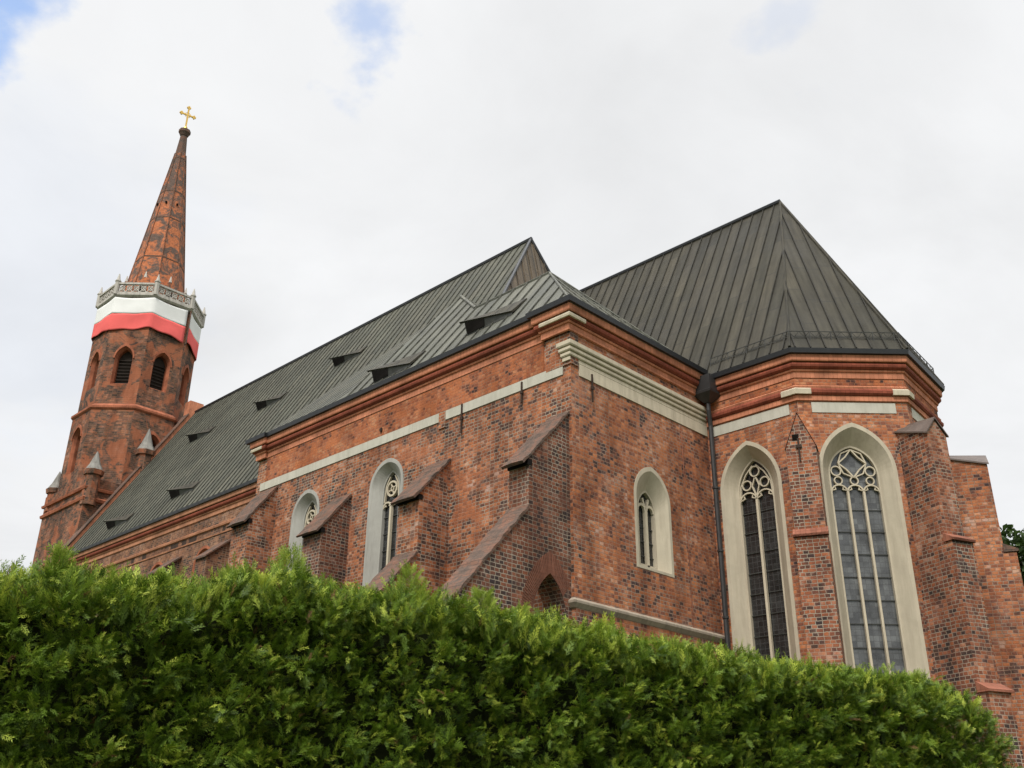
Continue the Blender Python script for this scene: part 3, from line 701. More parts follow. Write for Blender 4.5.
# snow guard lattice along the choir eaves
b = B()
SG = offp([(XE + .4, YC), A, Bc, Cc, D, (-20, D[1])], .13)
def sg(p, h): return Vector((p.x, p.y, ce + .47 + h)) 
for p, q in zip(SG, SG[1:]):
    L = (q - p).length; n = max(2, int(L / .16))
    b.tube([sg(p, .0), sg(q, .0)], .014, 4); b.tube([sg(p, .20), sg(q, .20)], .016, 4)
    for k in range(n):
        a_, c_ = p.lerp(q, k / n), p.lerp(q, (k + 1) / n)
        b.tube([sg(a_, 0), sg(c_, .2)] if k % 2 else [sg(a_, .2), sg(c_, 0)], .008, 3)
        if k % 4 == 0: b.tube([sg(a_, -.12), sg(a_, .22)], .018, 4)
b.build('snow_guard', M['seam'], church)

# roof dormers: long shed-like hatches
def dormer(x, y, zf, s, w, h, span, mat):
    """left lower corner on the roof plane z = zf(y), slope s; a thin flap whose left end stands open"""
    nrm = Vector((0, -s, 1)).normalized(); up = Vector((0, 1, s)).normalized(); X = Vector((1, 0, 0))
    o = Vector((x, y, zf(y)))
    Pd = lambda u, v, d: o + X * u + up * v + nrm * d
    b = B()
    top = [Pd(-.20, .28, h), Pd(w, .12, .12), Pd(w + .1, .12 + span * .8, .04), Pd(.0, .28 + span, .04)]
    b.prism(top, nrm * -.07)
    flap = b.build('dormer', mat, church)
    b = B(); b.poly([Pd(0, .0, .01), Pd(w, .06, .01), Pd(w, .14, .08), Pd(0, .26, h - .09)]); b.poly([Pd(0, .0, .01), Pd(0, .26, h - .09), Pd(0.02, .2 + span, .0)]); b.build('cheek_board', M['seam'], flap)
    b = B(); b.prism([Pd(.05, .03, .04), Pd(w * .40, .06, .05), Pd(w * .42, .2, h * .52), Pd(.05, .23, h * .80)], (0, -.02, -.005))
    b.build('opening', M['dark'], flap)
    return flap
for (x, y) in ((-40.1, 27.45), (-46.5, 26.95), (-54.1, 27.0), (-48.3, 23.55), (-54.95, 23.3)):
    dormer(x, y, nz, ns, 2.2, .50, .75, M['roof_chancel'])
for (x, y, w) in ((-25.3, 19.0, 1.9), (-21.0, 19.35, 2.0)):
    dormer(x, y, zs_, 1.35, w, .46, 1.1, M['roof_chancel'])

# --- west gable with its coping
b = B(); gx0, gx1 = -59.85, -59.15
prof = [(22.2, nz(22.2) - 1.0), (22.2, nz(22.2) + .35), (AX - .5, nz(AX - .5) + .45), (AX - .5, nz(AX) + .75), (AX + .5, nz(AX) + .75), (AX + .5, nz(AX - .5) + .45), (37.0, nz(22.2) + .35), (37.0, nz(22.2) - 1.0), (36.3, nz(23) - 1.2), (36.3, GZ), (22.9, GZ), (22.9, nz(23) - 1.2)]
b.prism([(gx0, y, z) for y, z in prof], (gx1 - gx0, 0, 0)); gable = b.build('gable', M['fascia'], church)
gable['label'] = 'orange brick gable edge stepping up behind the main roof'
b = B()
for s in (0, 1):
    f = (lambda y: y) if s == 0 else (lambda y: 2 * AX - y)
    b.prism([(gx0 - .06, f(22.1), nz(22.2) + .30), (gx1 + .06, f(22.1), nz(22.2) + .30), (gx1 + .06, f(AX - .5), nz(AX - .5) + .52), (gx0 - .06, f(AX - .5), nz(AX - .5) + .52)], (0, 0, .1))
b.build('coping', M['captile'], gable)

# --- buttresses on the chapel
def buttress(x0, x1, zt, zf, yf, zo, ylow, mat, arched=False, cap2=True):
    """profile in y-z: cap from (wall, zt) to (yf, zf); upper front down to zo; lower slope at 45 degrees to ylow"""
    yl, zl = yf - (zo - 2.2) * .90, 2.2
    if yl < ylow: yl, zl = ylow, zo - (yf - ylow) / .90
    outer = [(YS, GZ), (YS, zt), (yf, zf), (yf, zo), (yl, zl), (yl, GZ)]
    holes = []
    if arched:
        holes = [[(y, z) for y, z in arch(1.28, -.6, 4.85, 6.06, 8, 18.16)]]
    b = B()
    for x in (x0, x1): b.holed(outer, holes, lambda y, z, x=x: Vector((x, y, z)))
    for loop in [outer] + holes:
        for i in range(len(loop)):
            (ya, za), (yb, zb) = loop[i], loop[(i + 1) % len(loop)]
            b.quad((x0, ya, za), (x1, ya, za), (x1, yb, zb), (x0, yb, zb))
    bt = b.build('buttress', mat, church)
    def cap(y0, z0_, y1, z1_, over, th):
        d = Vector((0, y1 - y0, z1_ - z0_)).normalized(); n = Vector((0, d.z, -d.y)); n = n if n.z > 0 else -n
        a = Vector((0, y0, z0_)) - d * 0; c = Vector((0, y1, z1_)) + d * over
        bb = B(); e = c + d * over * 0; L = (c + d * over - a).length; k_ = max(4, int(L / .16)); rows_ = []
        r_ = random.Random(int(x0 * 97 + z0_ * 13))
        for i in range(k_ + 1):
            p_ = a + d * (L * i / k_); t_ = th + r_.uniform(-.022, .022); w0_, w1_ = r_.uniform(-.03, .02), r_.uniform(-.03, .02)
            xm_ = (x0 + x1) / 2
            rows_.append([(x0 - .05 - w0_, (p_ + n * .004).y, (p_ + n * .004).z), (x0 - .05 - w0_, (p_ + n * (t_ - .02)).y, (p_ + n * (t_ - .02)).z), (xm_, (p_ + n * (t_ + r_.uniform(-.01, .015))).y, (p_ + n * t_).z), (x1 + .05 + w1_, (p_ + n * (t_ - .015)).y, (p_ + n * (t_ - .015)).z), (x1 + .05 + w1_, (p_ + n * .004).y, (p_ + n * .004).z)])
        for u_, v_ in zip(rows_, rows_[1:]):
            for j in range(5): bb.quad(u_[j], u_[(j + 1) % 5], v_[(j + 1) % 5], v_[j])
        bb.poly(rows_[0]); bb.poly(rows_[-1][::-1]); return bb
    cap(YS - .01, zt, yf, zf, .16, .085).build('cap', M['captile'], bt)
    b = B(); b.box(x0 - .02, x1 + .02, yf - .05, yf + .1, zf - .22, zf - .06); b.build('cap_shade', M['dark'], bt)  # near-black strip stands in for the shade beneath the cap
    cap(yf + .0, zo + .0, yl, zl, .16, .085).build('cap', M['captile'], bt)
    return bt
bt = buttress(-17.09, XE - .10, 10.62, 8.93, 17.38, 7.58, 12.4, M['brick_dark'], True); bt['label'] = 'big corner buttress with an arch through its foot and long sloping cap'
b = B()      # radiating bricks round the arch, just proud of the face
aL = arch(1.28, 4.2, 4.85, 6.06, 14, 18.16); aO = arch(2.1, 4.2, 4.85, 6.62, 14, 18.16)
for k in range(1, len(aL) - 2):
    for t0, t1 in ((.06, .40), (.56, .90)):
        f = lambda P, Q, t: (P[0] + (Q[0] - P[0]) * t, P[1] + (Q[1] - P[1]) * t)
        i0, o0, i1, o1 = f(aL[k], aL[k + 1], t0), f(aO[k], aO[k + 1], t0), f(aL[k], aL[k + 1], t1), f(aO[k], aO[k + 1], t1)
        if max(o0[0], o1[0]) > YS - .02: continue
        b.prism([(XE - .10, *i0), (XE - .10, *i1), (XE - .10, *o1), (XE - .10, *o0)], (.010, 0, 0))
b.build('arch_bricks', M['voussoir'], bt)
bt = buttress(-22.07, -21.12, 10.45, 9.15, 17.80, 7.33, 13.6, M['brick'])
bt['label'] = 'buttress with a stepped cap beside the wheel window'
buttress(-27.0, -25.99, 10.40, 9.14, 17.90, 6.6, 14.5, M['brick_dark'])
buttress(-31.7, -30.59, 11.75, 10.4, 17.95, 7.2, 14.8, M['brick'])
# nave buttress beyond the chapel
for x in (-42.1, -46.6, -51.2):
    b = B(); b.prism([(x + .55, 23.0, GZ), (x + .55, 23.0, 12.45), (x + .55, 21.9, 11.55), (x + .55, 21.9, GZ)], (.95, 0, 0)); bt = b.build('buttress', M['brick_nave'], church)
    b = B(); b.prism([(x + .48, 23.0, 12.46), (x + .48, 21.8, 11.48), (x + .48, 21.8, 11.56), (x + .48, 23.0, 12.56)], (1.09, 0, 0)); b.build('cap', M['captile'], bt)

# --- buttresses of the choir
def chbutt(c0, ang, hw, up, low, sh_,  z_we, z_fe, zpk, zoff, mat, label, gabled=True, zoff2=None, tile='tile'):
    pl = Plane(c0, R(ang)); n, t = pl.n, pl.u; pl.o = pl.o + t * sh_
    b = B(); Pp = lambda d, s, z: pl.p(s, z, d)
    if gabled == 'front':      # steep little gable facing out
        f = [Pp(up, -hw, zoff - .3), Pp(up, hw, zoff - .3), Pp(up, hw, z_fe), Pp(up, 0, zpk), Pp(up, -hw, z_fe)]
        b.prism(f, n * -(up + .4))
        capq = [[Pp(up + .03, s_ * (hw + .03), z_fe - .03), Pp(up + .03, 0, zpk + .03), Pp(-.1, 0, zpk + .03), Pp(-.1, s_ * (hw + .03), z_fe - .03)] for s_ in (-1, 1)]
    else:
        zb = zoff - .3
        for s in (-hw, hw): b.poly([Pp(-.5, s, zb), Pp(up, s, zb), Pp(up, s, z_fe), Pp(-.5, s, z_we)])
        b.poly([Pp(up, -hw, zb), Pp(up, hw, zb), Pp(up, hw, z_fe), Pp(up, 0, zpk), Pp(up, -hw, z_fe)])
        capq = [[Pp(up + .05, s * (hw + .06), z_fe - .03), Pp(up + .05, 0, zpk + .04), Pp(-.5, 0, zpk + .25), Pp(-.5, s * (hw + .06), z_we - .03)] for s in (-1, 1)]
    lo = low
    b.obox(pl.p(0, 0, 0), t, -n, -hw, hw, -lo, .45, GZ, zoff) if False else b.prism([Pp(lo, -hw - .02, GZ), Pp(lo, hw + .02, GZ), Pp(-.45, hw + .02, GZ), Pp(-.45, -hw - .02, GZ)], (0, 0, zoff - .22 - GZ))
    bt = b.build('buttress', mat, church); bt['label'] = label
    b = B()
    for q in capq: b.prism(q, (0, 0, .025 if gabled == 'front' else .05))
    b.build('cap', M['tile' if gabled == 'front' else 'leadcap'], bt)
    b = B()
    b.prism([Pp(lo + .07, -hw - .06, zoff - .20), Pp(lo + .07, hw + .06, zoff - .20), Pp(lo + .07, hw + .06, zoff - .14), Pp(lo + .07, -hw - .06, zoff - .14)], n * -.03)
    q = [Pp(lo + .07, 0, zoff - .20), Pp(lo + .07, 0, zoff - .13), Pp(up - .02, 0, zoff + .06), Pp(up - .02, 0, zoff - .20)]
    b.prism([p - t * (hw + .06) for p in q], t * (2 * hw + .12)); b.build('offset_cap', M[tile], bt)
    if zoff2:
        lo2 = lo + .3
        b = B(); b.prism([Pp(lo2, -hw - .03, GZ), Pp(lo2, hw + .03, GZ), Pp(.3, hw + .03, GZ), Pp(.3, -hw - .03, GZ)], (0, 0, zoff2 - GZ)); b.build('foot', mat, bt)
        b = B(); q = [Pp(lo2 + .07, 0, zoff2), Pp(lo2 + .07, 0, zoff2 + .06), Pp(lo - .02, 0, zoff2 + .28), Pp(lo - .02, 0, zoff2)]
        b.prism([p - t * (hw + .08) for p in q], t * (2 * hw + .16)); b.build('offset_cap', M[tile], bt)
    return bt
chbutt(A, -67.5, .42, .62, .70, 0, 0, 10.45, 11.50, 7.98, M['brick_apse'], 'gabled choir buttress between the two tall windows', 'front')
chbutt(Bc, -22.5, .36, .95, 1.18, -.06, 11.3, 10.76, 11.22, 7.75, M['brick_apse'], 'tapering choir buttress right of the widest window', True, 3.55)
chbutt(Cc, 22.5, .45, 1.14, 1.46, 0, 11.25, 10.80, 11.15, 8.2, M['brick_east'], 'rearmost choir buttress, stepping out below', True, None, 'captile')
chbutt(D, 67.5, .43, .85, 1.05, 0, 11.3, 10.6, 11.3, 7.9, M['brick_apse'], 'choir buttress on the far side', True)
b = B(); P_ = Plane(A, R(-67.5)); 
b.obox(P_.p(-.05, 0, .63), P_.u, -P_.n, -.025, .025, -.03, .0, 10.02, 10.72); b.obox(P_.p(-.05, 0, .64), P_.u, -P_.n, -.09, .09, -.035, .0, 10.42, 10.52); b.build('wall_anchor', M['iron'], church)
b = B(); b.obox(P_.p(-.12, 0, .622), P_.u, -P_.n, -.09, .09, -.003, .0, 10.66, 10.86); b.build('putlog_hole', M['void'], church)

# iron wall anchors
for pl, u, z0, z1 in ((PS, -20.66, 11.2, 12.15), (PS, -18.13, 11.45, 12.1), (PE, 19.82, 11.2, 12.05), (PS, -24.6, 12.3, 12.45)):
    b = B(); b.obox(pl.p(u, 0, .05), pl.u, -pl.n, -.025, .025, -.02, .015, z0, z1); b.obox(pl.p(u, 0, .06), pl.u, -pl.n, -.05, .05, -.02, .03, (z0 + z1) / 2 - .05, (z0 + z1) / 2 + .05); b.build('wall_anchor', M['iron'], church)

# downpipe with its hopper in the inner corner
b = B(); hx, hy = XE + .30, YC - .30
b.tube([(hx, hy, 13.05), (hx, hy, 12.6), (hx - .05, hy + .12, 12.1), (hx - .05, hy + .12, GZ)], .075, 8)
for z in np.arange(0, 12, 2.0): b.frustum((hx - .05, hy + .12), .10, z, .10, z + .06, 8)
dp = b.build('downpipe', M['pipe'], church)
b = B(); sq = lambda r, z: [(hx - r, hy - r, z), (hx + r, hy - r, z), (hx + r, hy + r, z), (hx - r, hy + r, z)]
def loft(b, rings):
    for a_, c_ in zip(rings, rings[1:]):
        for i in range(len(a_)): b.quad(a_[i], a_[(i + 1) % len(a_)], c_[(i + 1) % len(a_)], c_[i])
    b.poly(rings[0][::-1]); b.poly(rings[-1])
loft(b, [sq(.09, 12.85), sq(.22, 13.0), sq(.33, 13.12), sq(.34, 13.2), sq(.31, 13.22), sq(.31, 13.72)]); b.build('hopper', M['pipe'], dp)
# thin lightning cable up the end wall
b = B(); b.tube([(XE + .03, 24.1, 5.5), (XE + .03, 24.12, 11.8)], .012, 4); b.build('cable', M['tile'], church)

# ================================================================== BELL TOWER
TX, TY = -63.1, 27.0
tower = thing('bell_tower', (TX, TY, GZ), 'octagonal weathered brick bell tower with orange masonry spire and gilded cross', 'bell tower')
bx0, bx1, by0, by1 = -65.9, -59.75, 23.5, 30.6
c8 = math.pi / 8
def octo(b, r0, z0, r1, z1, cap=True): b.frustum((TX, TY), r0, z0, r1, z1, 8, c8, cap)
b = B(); b.box(bx0, bx1, by0, by1, GZ, 19.7); base = b.build('base', M['brick_tower'], tower)
sqp = [(bx0, by1), (bx0, by0), (bx1, by0), (bx1, by1)]
b = B(); b.sweep(sqp, [(0, 18.75), (.10, 18.78), (.14, 18.95), (.04, 19.05), (0, 19.06)], True); b.sweep(sqp, [(0, 19.45), (.12, 19.47), (.16, 19.62), (-.1, 19.74)], True); b.build('string_course', M['frame_brick'], base)
b = B(); b.sweep(sqp, [(.03, 19.7), (.03, 20.25), (-.3, 20.30), (-.3, 19.7)], True); b.build('parapet', M['brick_tower'], base)
def pinnacle(x, y, z0, z1, z2, r, label=None):
    b = B(); b.frustum((x, y), r * .85, z0, r * .85, z1 - .15, 8); b.frustum((x, y), r * 1.05, z1 - .3, r * 1.15, z1, 8)
    p = b.build('pinnacle', M['brick_tower'], tower)
    b = B()
    for (ra, za), (rb, zb) in zip(((1.05, 0), (.62, .33), (.34, .66)), ((.62, .33), (.34, .66), (.05, 1.0))):
        b.frustum((x, y), r * ra, z1 + za * (z2 - z1), r * rb, z1 + zb * (z2 - z1), 8, c8, True)
    b.build('pinnacle_cone', M['greycap'], p)
pinnacle(bx0 + .45, by0 + .35, 19.2, 20.75, 22.05, .55)
pinnacle(bx1 - .15, by0 + .35, 18.5, 20.75, 22.05, .55)
pinnacle(-59.5, 26.75, 20.3, 22.75, 24.35, .58)
pinnacle(bx0 + .25, by1 - .25, 19.2, 20.75, 22.05, .55)

def shaft(name, r, z0, z1, win, mat):
    b = B(); cut = {}
    V = [(TX + r * math.cos(c8 + k * math.pi / 4), TY + r * math.sin(c8 + k * math.pi / 4)) for k in range(8)]
    L = 2 * r * math.sin(c8)
    planes = [Plane(V[k], (k + 1) * math.pi / 4) for k in range(8)]
    for k, pl in enumerate(planes):
        hs = [arch(w['w'], w['z0'], w['zs'], w['za'], 8, L / 2 + w.get('off', 0)) for w in win if (k + 1) % 8 in w['on']]
        b.holed(rect(0, L, z0, z1), hs, lambda u, z, pl=pl: pl.p(u, z))
    sh = b.build(name, mat, tower)
    for k, pl in enumerate(planes):
        for w in win:
            if (k + 1) % 8 not in w['on']: continue
            cx = L / 2 + w.get('off', 0)
            h = arch(w['w'], w['z0'], w['zs'], w['za'], 8, cx); i = arch(w['w'] - .24, w['z0'] + .12, w['zs'], w['za'] - .16, 8, cx)
            o = arch(w['w'] + .2, w['z0'], w['zs'], w['za'] + .22, 8, cx)
            b = B()
            for q in range(len(h)):
                q2 = (q + 1) % len(h)
                b.quad(pl.p(*h[q], .0), pl.p(*h[q2], .0), pl.p(*i[q2], -.22), pl.p(*i[q], -.22))
                b.quad(pl.p(*i[q], -.22), pl.p(*i[q2], -.22), pl.p(*i[q2], -.55), pl.p(*i[q], -.55))
                if 0 < q < len(h) - 2:
                    b.quad(pl.p(*h[q], .07), pl.p(*h[q2], .07), pl.p(*o[q2], .07), pl.p(*o[q], .07))
                    b.quad(pl.p(*o[q], .07), pl.p(*o[q2], .07), pl.p(*o[q2], .0), pl.p(*o[q], .0))
                    b.quad(pl.p(*h[q], .07), pl.p(*h[q2], .07), pl.p(*h[q2], .0), pl.p(*h[q], .0))
            wn_ = b.build('window', M['frame_brick'], sh)
            b = B(); b.poly([pl.p(u, z, -.5) for u, z in i])
            z = w['z0'] + .2
            while z < w['zs']:
                b.obox(pl.p(cx, z, -.46), pl.u, -pl.n, -w['w'] / 2 + .17, w['w'] / 2 - .17, -.08, .0, 0, .05); z += .24
            b.build('louvre', M['louvre'], sh)
    return sh
shaft('lower_shaft', 3.68, 19.7, 25.55, [dict(w=1.25, z0=21.3, zs=23.7, za=24.5, on=(6, 4, 2)), dict(w=1.25, z0=21.6, zs=23.3, za=24.1, on=(0,), off=.1)], M['brick_tower'])
us = shaft('upper_shaft', 3.46, 25.6, 34.0, [dict(w=1.22, z0=27.35, zs=29.25, za=30.15, on=tuple(range(8)))], M['brick_tower'])
ring = [(TX + 3.46 * math.cos(c8 + k * math.pi / 4), TY + 3.46 * math.sin(c8 + k * math.pi / 4)) for k in range(8)]
b = B(); b.sweep(ring, [(-.05, 25.25), (.24, 25.42), (.32, 25.52), (.32, 25.66), (.22, 25.74), (0, 25.92)], True); b.build('string_course', M['frame_brick'], tower)
# gallery of pale stone
b = B(); b.sweep(ring, [(-.1, 33.86), (.08, 33.92), (.20, 34.05), (.20, 34.18), (-1.8, 34.22), (-1.8, 33.9)], True); gal = b.build('gallery', M['galstone'], tower)
gr = [(TX + 3.58 * math.cos(c8 + k * math.pi / 4), TY + 3.58 * math.sin(c8 + k * math.pi / 4)) for k in range(8)]
b = B(); b.sweep(gr, [(-.06, 34.18), (.06, 34.18), (.06, 34.30), (-.06, 34.30)], True); b.sweep(gr, [(-.08, 34.88), (.10, 34.88), (.10, 35.02), (-.08, 35.02)], True)
for k in range(8):
    p, q = Vector(gr[k]), Vector(gr[(k + 1) % 8]); L = (q - p).length; pl = Plane(gr[k], (k + 1) * math.pi / 4)
    m = 5; sgm = (L - .3) / m
    for i in range(m):
        x = .15 + sgm * i; cx = x + sgm / 2; cz = 34.59
        ribs2d(b, pl, [(x, 34.29), (x + sgm, 34.89)], .07, .04, -.05); ribs2d(b, pl, [(x + sgm, 34.29), (x, 34.89)], .07, .035, -.055)
        ribs2d(b, pl, circ(cx, cz, .17, 8), .05, .05, -.06, True)
b.build('balustrade', M['galstone'], gal)
for k in range(8):
    x, y = gr[k]; b = B(); b.frustum((x, y), .17, 34.1, .17, 35.1, 8); b.frustum((x, y), .21, 35.1, .21, 35.18, 8); b.frustum((x, y), .15, 35.18, .03, 35.75, 8); b.build('pinnacle', M['galstone'], gal)
# spire
sz0, sz1, sr0, sr1 = 34.1, 48.6, 2.28, .40
sr = lambda z: sr0 + (sr1 - sr0) * (z - sz0) / (sz1 - sz0)
b = B(); octo(b, sr0, sz0, sr1, sz1); spire = b.build('spire', M['spire'], tower); spire['label'] = 'tall orange spire with peeling grey patches'
for z in (38.3, 42.0, 44.6, 48.0): b = B(); octo(b, sr(z) + .02, z - .04, sr(z + .05) + .03, z + .05); b.build('band', M['captile'], spire)
b = B()
for k in range(8):      # small arrises up the edges
    a = c8 + k * math.pi / 4; P0 = (TX + (sr0 + .02) * math.cos(a), TY + (sr0 + .02) * math.sin(a), sz0); P1 = (TX + (sr1 + .02) * math.cos(a), TY + (sr1 + .02) * math.sin(a), sz1); b.tube([P0, P1], .04, 5)
b.build('arris', M['brick_tower'], spire)
b = B()
for z in (43.3, 43.3):
    for k in (0, 7, 6): 
        a = k * math.pi / 4; pl = Plane((TX + math.cos(a) * sr(z) * .93, TY + math.sin(a) * sr(z) * .93), a); b.obox(pl.p(0, z, .06), pl.u, -pl.n, -.06, .06, -.02, .06, 0, .17)
    break
b.build('vent_hole', M['void'], spire)
for k in range(8):      # gablets at the spire foot
    a = k * math.pi / 4; rr = sr(35) * math.cos(c8)
    pl = Plane((TX + math.cos(a) * rr, TY + math.sin(a) * rr), a)
    b = B(); b.prism([pl.p(-.62, 34.15, .3), pl.p(.62, 34.15, .3), pl.p(.62, 35.35, .3), pl.p(0, 36.25, .3), pl.p(-.62, 35.35, .3)], -pl.n * .9); gb = b.build('gablet', M['spire'], spire)
    b = B(); b.frustum((pl.p(0, 0, .22).x, pl.p(0, 0, .22).y), .12, 36.1, .03, 36.6, 6); b.build('finial', M['galstone'], gb)
    b = B(); b.poly([pl.p(u, z, .306) for u, z in arch(.6, 34.2, 35.0, 35.5, 5)]); b.build('niche', M['void'], gb)
b = B(); octo(b, .40, 48.6, .24, 50.55); octo(b, .30, 50.35, .44, 50.65); octo(b, .46, 50.65, .46, 50.9); octo(b, .44, 50.9, .12, 51.15); b.build('spire_cap', M['captile'], spire)
b = B(); ca_ = R(80); ux = Vector((math.cos(ca_), math.sin(ca_), 0)); uy = Vector((-ux.y, ux.x, 0)); o = Vector((TX, TY, 51.1))
b.obox(o, ux, uy, -.06, .06, -.05, .05, 0, 2.1); b.obox(o, ux, uy, -.50, .50, -.04, .04, 1.32, 1.44)
for (cx, cz) in ((-.50, 1.38), (.50, 1.38), (0, 2.1)):
    for dx, dz in ((0, .09), (0, -.09), (.09, 0), (-.09, 0)):
        cpt = o + ux * (cx + dx) + Vector((0, 0, cz + dz)); n = 8
        b.prism([cpt + ux * (.075 * math.cos(t)) + Vector((0, 0, .075 * math.sin(t))) + uy * .06 for t in np.linspace(0, 2 * math.pi, n, endpoint=False)], -uy * .12)
cr = [o + ux * (.22 * math.cos(t)) + Vector((0, 0, 1.38 + .22 * math.sin(t))) for t in np.linspace(0, 2 * math.pi, 17)]
b.tube(cr, .03, 5); b.frustum((TX, TY), .16, 51.0, .16, 51.25, 8); b.build('cross', M['gold'], tower)

# ================================================================== FLAG BANNERS
def banner(ks, label, trim=(0, 0)):
    r = 3.46 + .10
    V = [Vector((TX + r * math.cos(c8 + k * math.pi / 4), TY + r * math.sin(c8 + k * math.pi / 4))) for k in range(8)]
    pts = []
    for k in ks:
        p, q = V[k % 8], V[(k + 1) % 8]; n = Vector((math.cos((k + 1) * math.pi / 4), math.sin((k + 1) * math.pi / 4)))
        for i in range(14):
            f = i / 14; pts.append((p.lerp(q, f), n, f))
    pts.append((V[(ks[-1] + 1) % 8], n, 1.0))
    if trim[1]: pts = pts[:-trim[1]]
    if trim[0]: pts = pts[trim[0]:]
    th = thing('flag_banner', (pts[0][0].x, pts[0][0].y, 31.4), label, 'flag', 'white and red banners round the bell tower')
    m = 10
    def strip(z0, z1, mat, name):
        b = B(); G = []
        for j in range(m + 1):
            z = z0 + (z1 - z0) * j / m; row = []
            for i, (p, n, f) in enumerate(pts):
                bulge = math.sin(math.pi * f)
                low = (33.9 - z) / 2.45
                w = .025 * math.sin(i * .33 + z * 1.4) * bulge + .06 * math.sin(i * .21 - z * 2.0 + 1) * bulge * low
                q = p + n * (w + .03)
                dz = -.10 * bulge * (1 - low) + (.10 * math.sin(i * .23 + 1) + .05 * math.sin(i * .71)) * low * (1 if z0 < 32 else .5)
                row.append((q.x, q.y, z + dz))
            G.append(row)
        for j in range(m):
            for i in range(len(pts) - 1): b.quad(G[j][i], G[j][i + 1], G[j + 1][i + 1], G[j + 1][i])
        o = b.build(name, mat, th, smooth=True, weld=True)
        md = o.modifiers.new('thickness', 'SOLIDIFY'); md.thickness = .015
        return o
    strip(32.66, 33.90, M['flagwhite'], 'white_stripe'); strip(31.45, 32.66, M['flagred'], 'red_stripe')
# facet k lies between vertices k and k+1 and faces angle 45*(k+1)
banner([3, 4, 5, 6, 7], 'long white and red banner round the front of the bell tower under its gallery', (0, 1))
banner([8, 9, 10], 'shorter white and red banner at the right edge of the bell tower, after a gap', (1, 0))
b = B(); a = c8; px_, py_ = TX + 3.6 * math.cos(a), TY + 3.6 * math.sin(a); b.tube([(px_, py_, 33.95), (px_ + .03, py_, 32.7), (px_, py_, 31.3)], .05, 5); b.build('rope', M['captile'], tower)

# ================================================================== HEDGE
def leafmat(name, attr=True, rough=.55, trans=.25):
    m = NT(name, rough, .3)
    a = m.n('ShaderNodeAttribute', attribute_name='tint'); c = a.outputs['Color']
    m.color(c); tr = m.n('ShaderNodeBsdfTranslucent'); m.l(c, tr.inputs['Color'])
    mx = m.n('ShaderNodeMixShader'); mx.inputs[0].default_value = trans
    m.l(m.b.outputs[0], mx.inputs[1]); m.l(tr.outputs[0], mx.inputs[2]); m.l(mx.outputs[0], m.t.nodes['Material Output'].inputs[0]); return m.m
M['thuja'] = leafmat('thuja_foliage', trans=.18); M['leaf'] = leafmat('broad_leaf', trans=.3)
M['bark'] = flat('bark', (.055, .042, .03), .9, .1)
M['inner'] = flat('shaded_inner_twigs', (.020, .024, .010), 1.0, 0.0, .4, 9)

def quads_object(name, mat, V, tint, parent):
    """V: (n,4,3) quad corners relative to eye; tint (n,3)"""
    n = len(V); o0 = np.array(parent_world(parent))
    me = bpy.data.meshes.new(name); me.vertices.add(n * 4); me.loops.add(n * 4); me.polygons.add(n)
    me.vertices.foreach_set('co', (V - o0).reshape(-1).astype(np.float32))
    me.loops.foreach_set('vertex_index', np.arange(n * 4, dtype=np.int32))
    me.polygons.foreach_set('loop_start', np.arange(0, n * 4, 4, dtype=np.int32)); 
    me.update(calc_edges=True)
    at = me.color_attributes.new('tint', 'FLOAT_COLOR', 'POINT')
    c = np.ones((n, 4, 4), np.float32); c[:, :, :3] = tint[:, None, :]; at.data.foreach_set('color', c.reshape(-1))
    me.materials.append(mat); o = bpy.data.objects.new(name, me); col.objects.link(o); o.parent = parent; return o

def spray_template():
    """a flat fan of scale-leaf twigs along +X, lying in the XY plane, unit length"""
    q = []
    def bar(p, d, L, w):
        p = np.array(p, float); d = np.array(d, float) / np.linalg.norm(d); s = np.array([-d[1], d[0], 0])
        q.append([p - s * w * .5, p + d * L * .5 - s * w, p + d * L + np.array([0, 0, -.10 * L]), p + d * L * .5 + s * w])
    bar((0, 0, 0), (1, 0, 0), 1.0, .020)
    for i in range(9):
        t = .10 + .80 * i / 9; sgn = 1 if i % 2 else -1
        L = .33 * (1 - t) ** .6 * (.8 + .4 * ((i * 37) % 5) / 5) + .12; th = R(33 - 10 * t)
        d = (math.cos(th), sgn * math.sin(th), -.24 + .12 * (i % 4)); p = (t, 0, -.14 * t * t); bar(p, d, L, .024)
        if L > .25:
            th2 = th + R(34) * (1 if i % 3 else -1); bar(np.array(p) + np.array(d) * L * .4, (math.cos(th2), sgn * math.sin(th2), .05), L * .4, .024)
    return np.array(q)
SPR = spray_template()
def place_sprays(P, Dv, N, L):
    """origin, direction, plane normal, length -> quads"""
    Dv = Dv / np.linalg.norm(Dv, axis=1, keepdims=True)
    Yv = np.cross(N, Dv); Yv /= np.linalg.norm(Yv, axis=1, keepdims=True) + 1e-9; Zv = np.cross(Dv, Yv)
    T = SPR[None] * L[:, None, None, None]
    return P[:, None, None, :] + T[..., 0:1] * Dv[:, None, None, :] + T[..., 1:2] * Yv[:, None, None, :] + T[..., 2:3] * Zv[:, None, None, :]

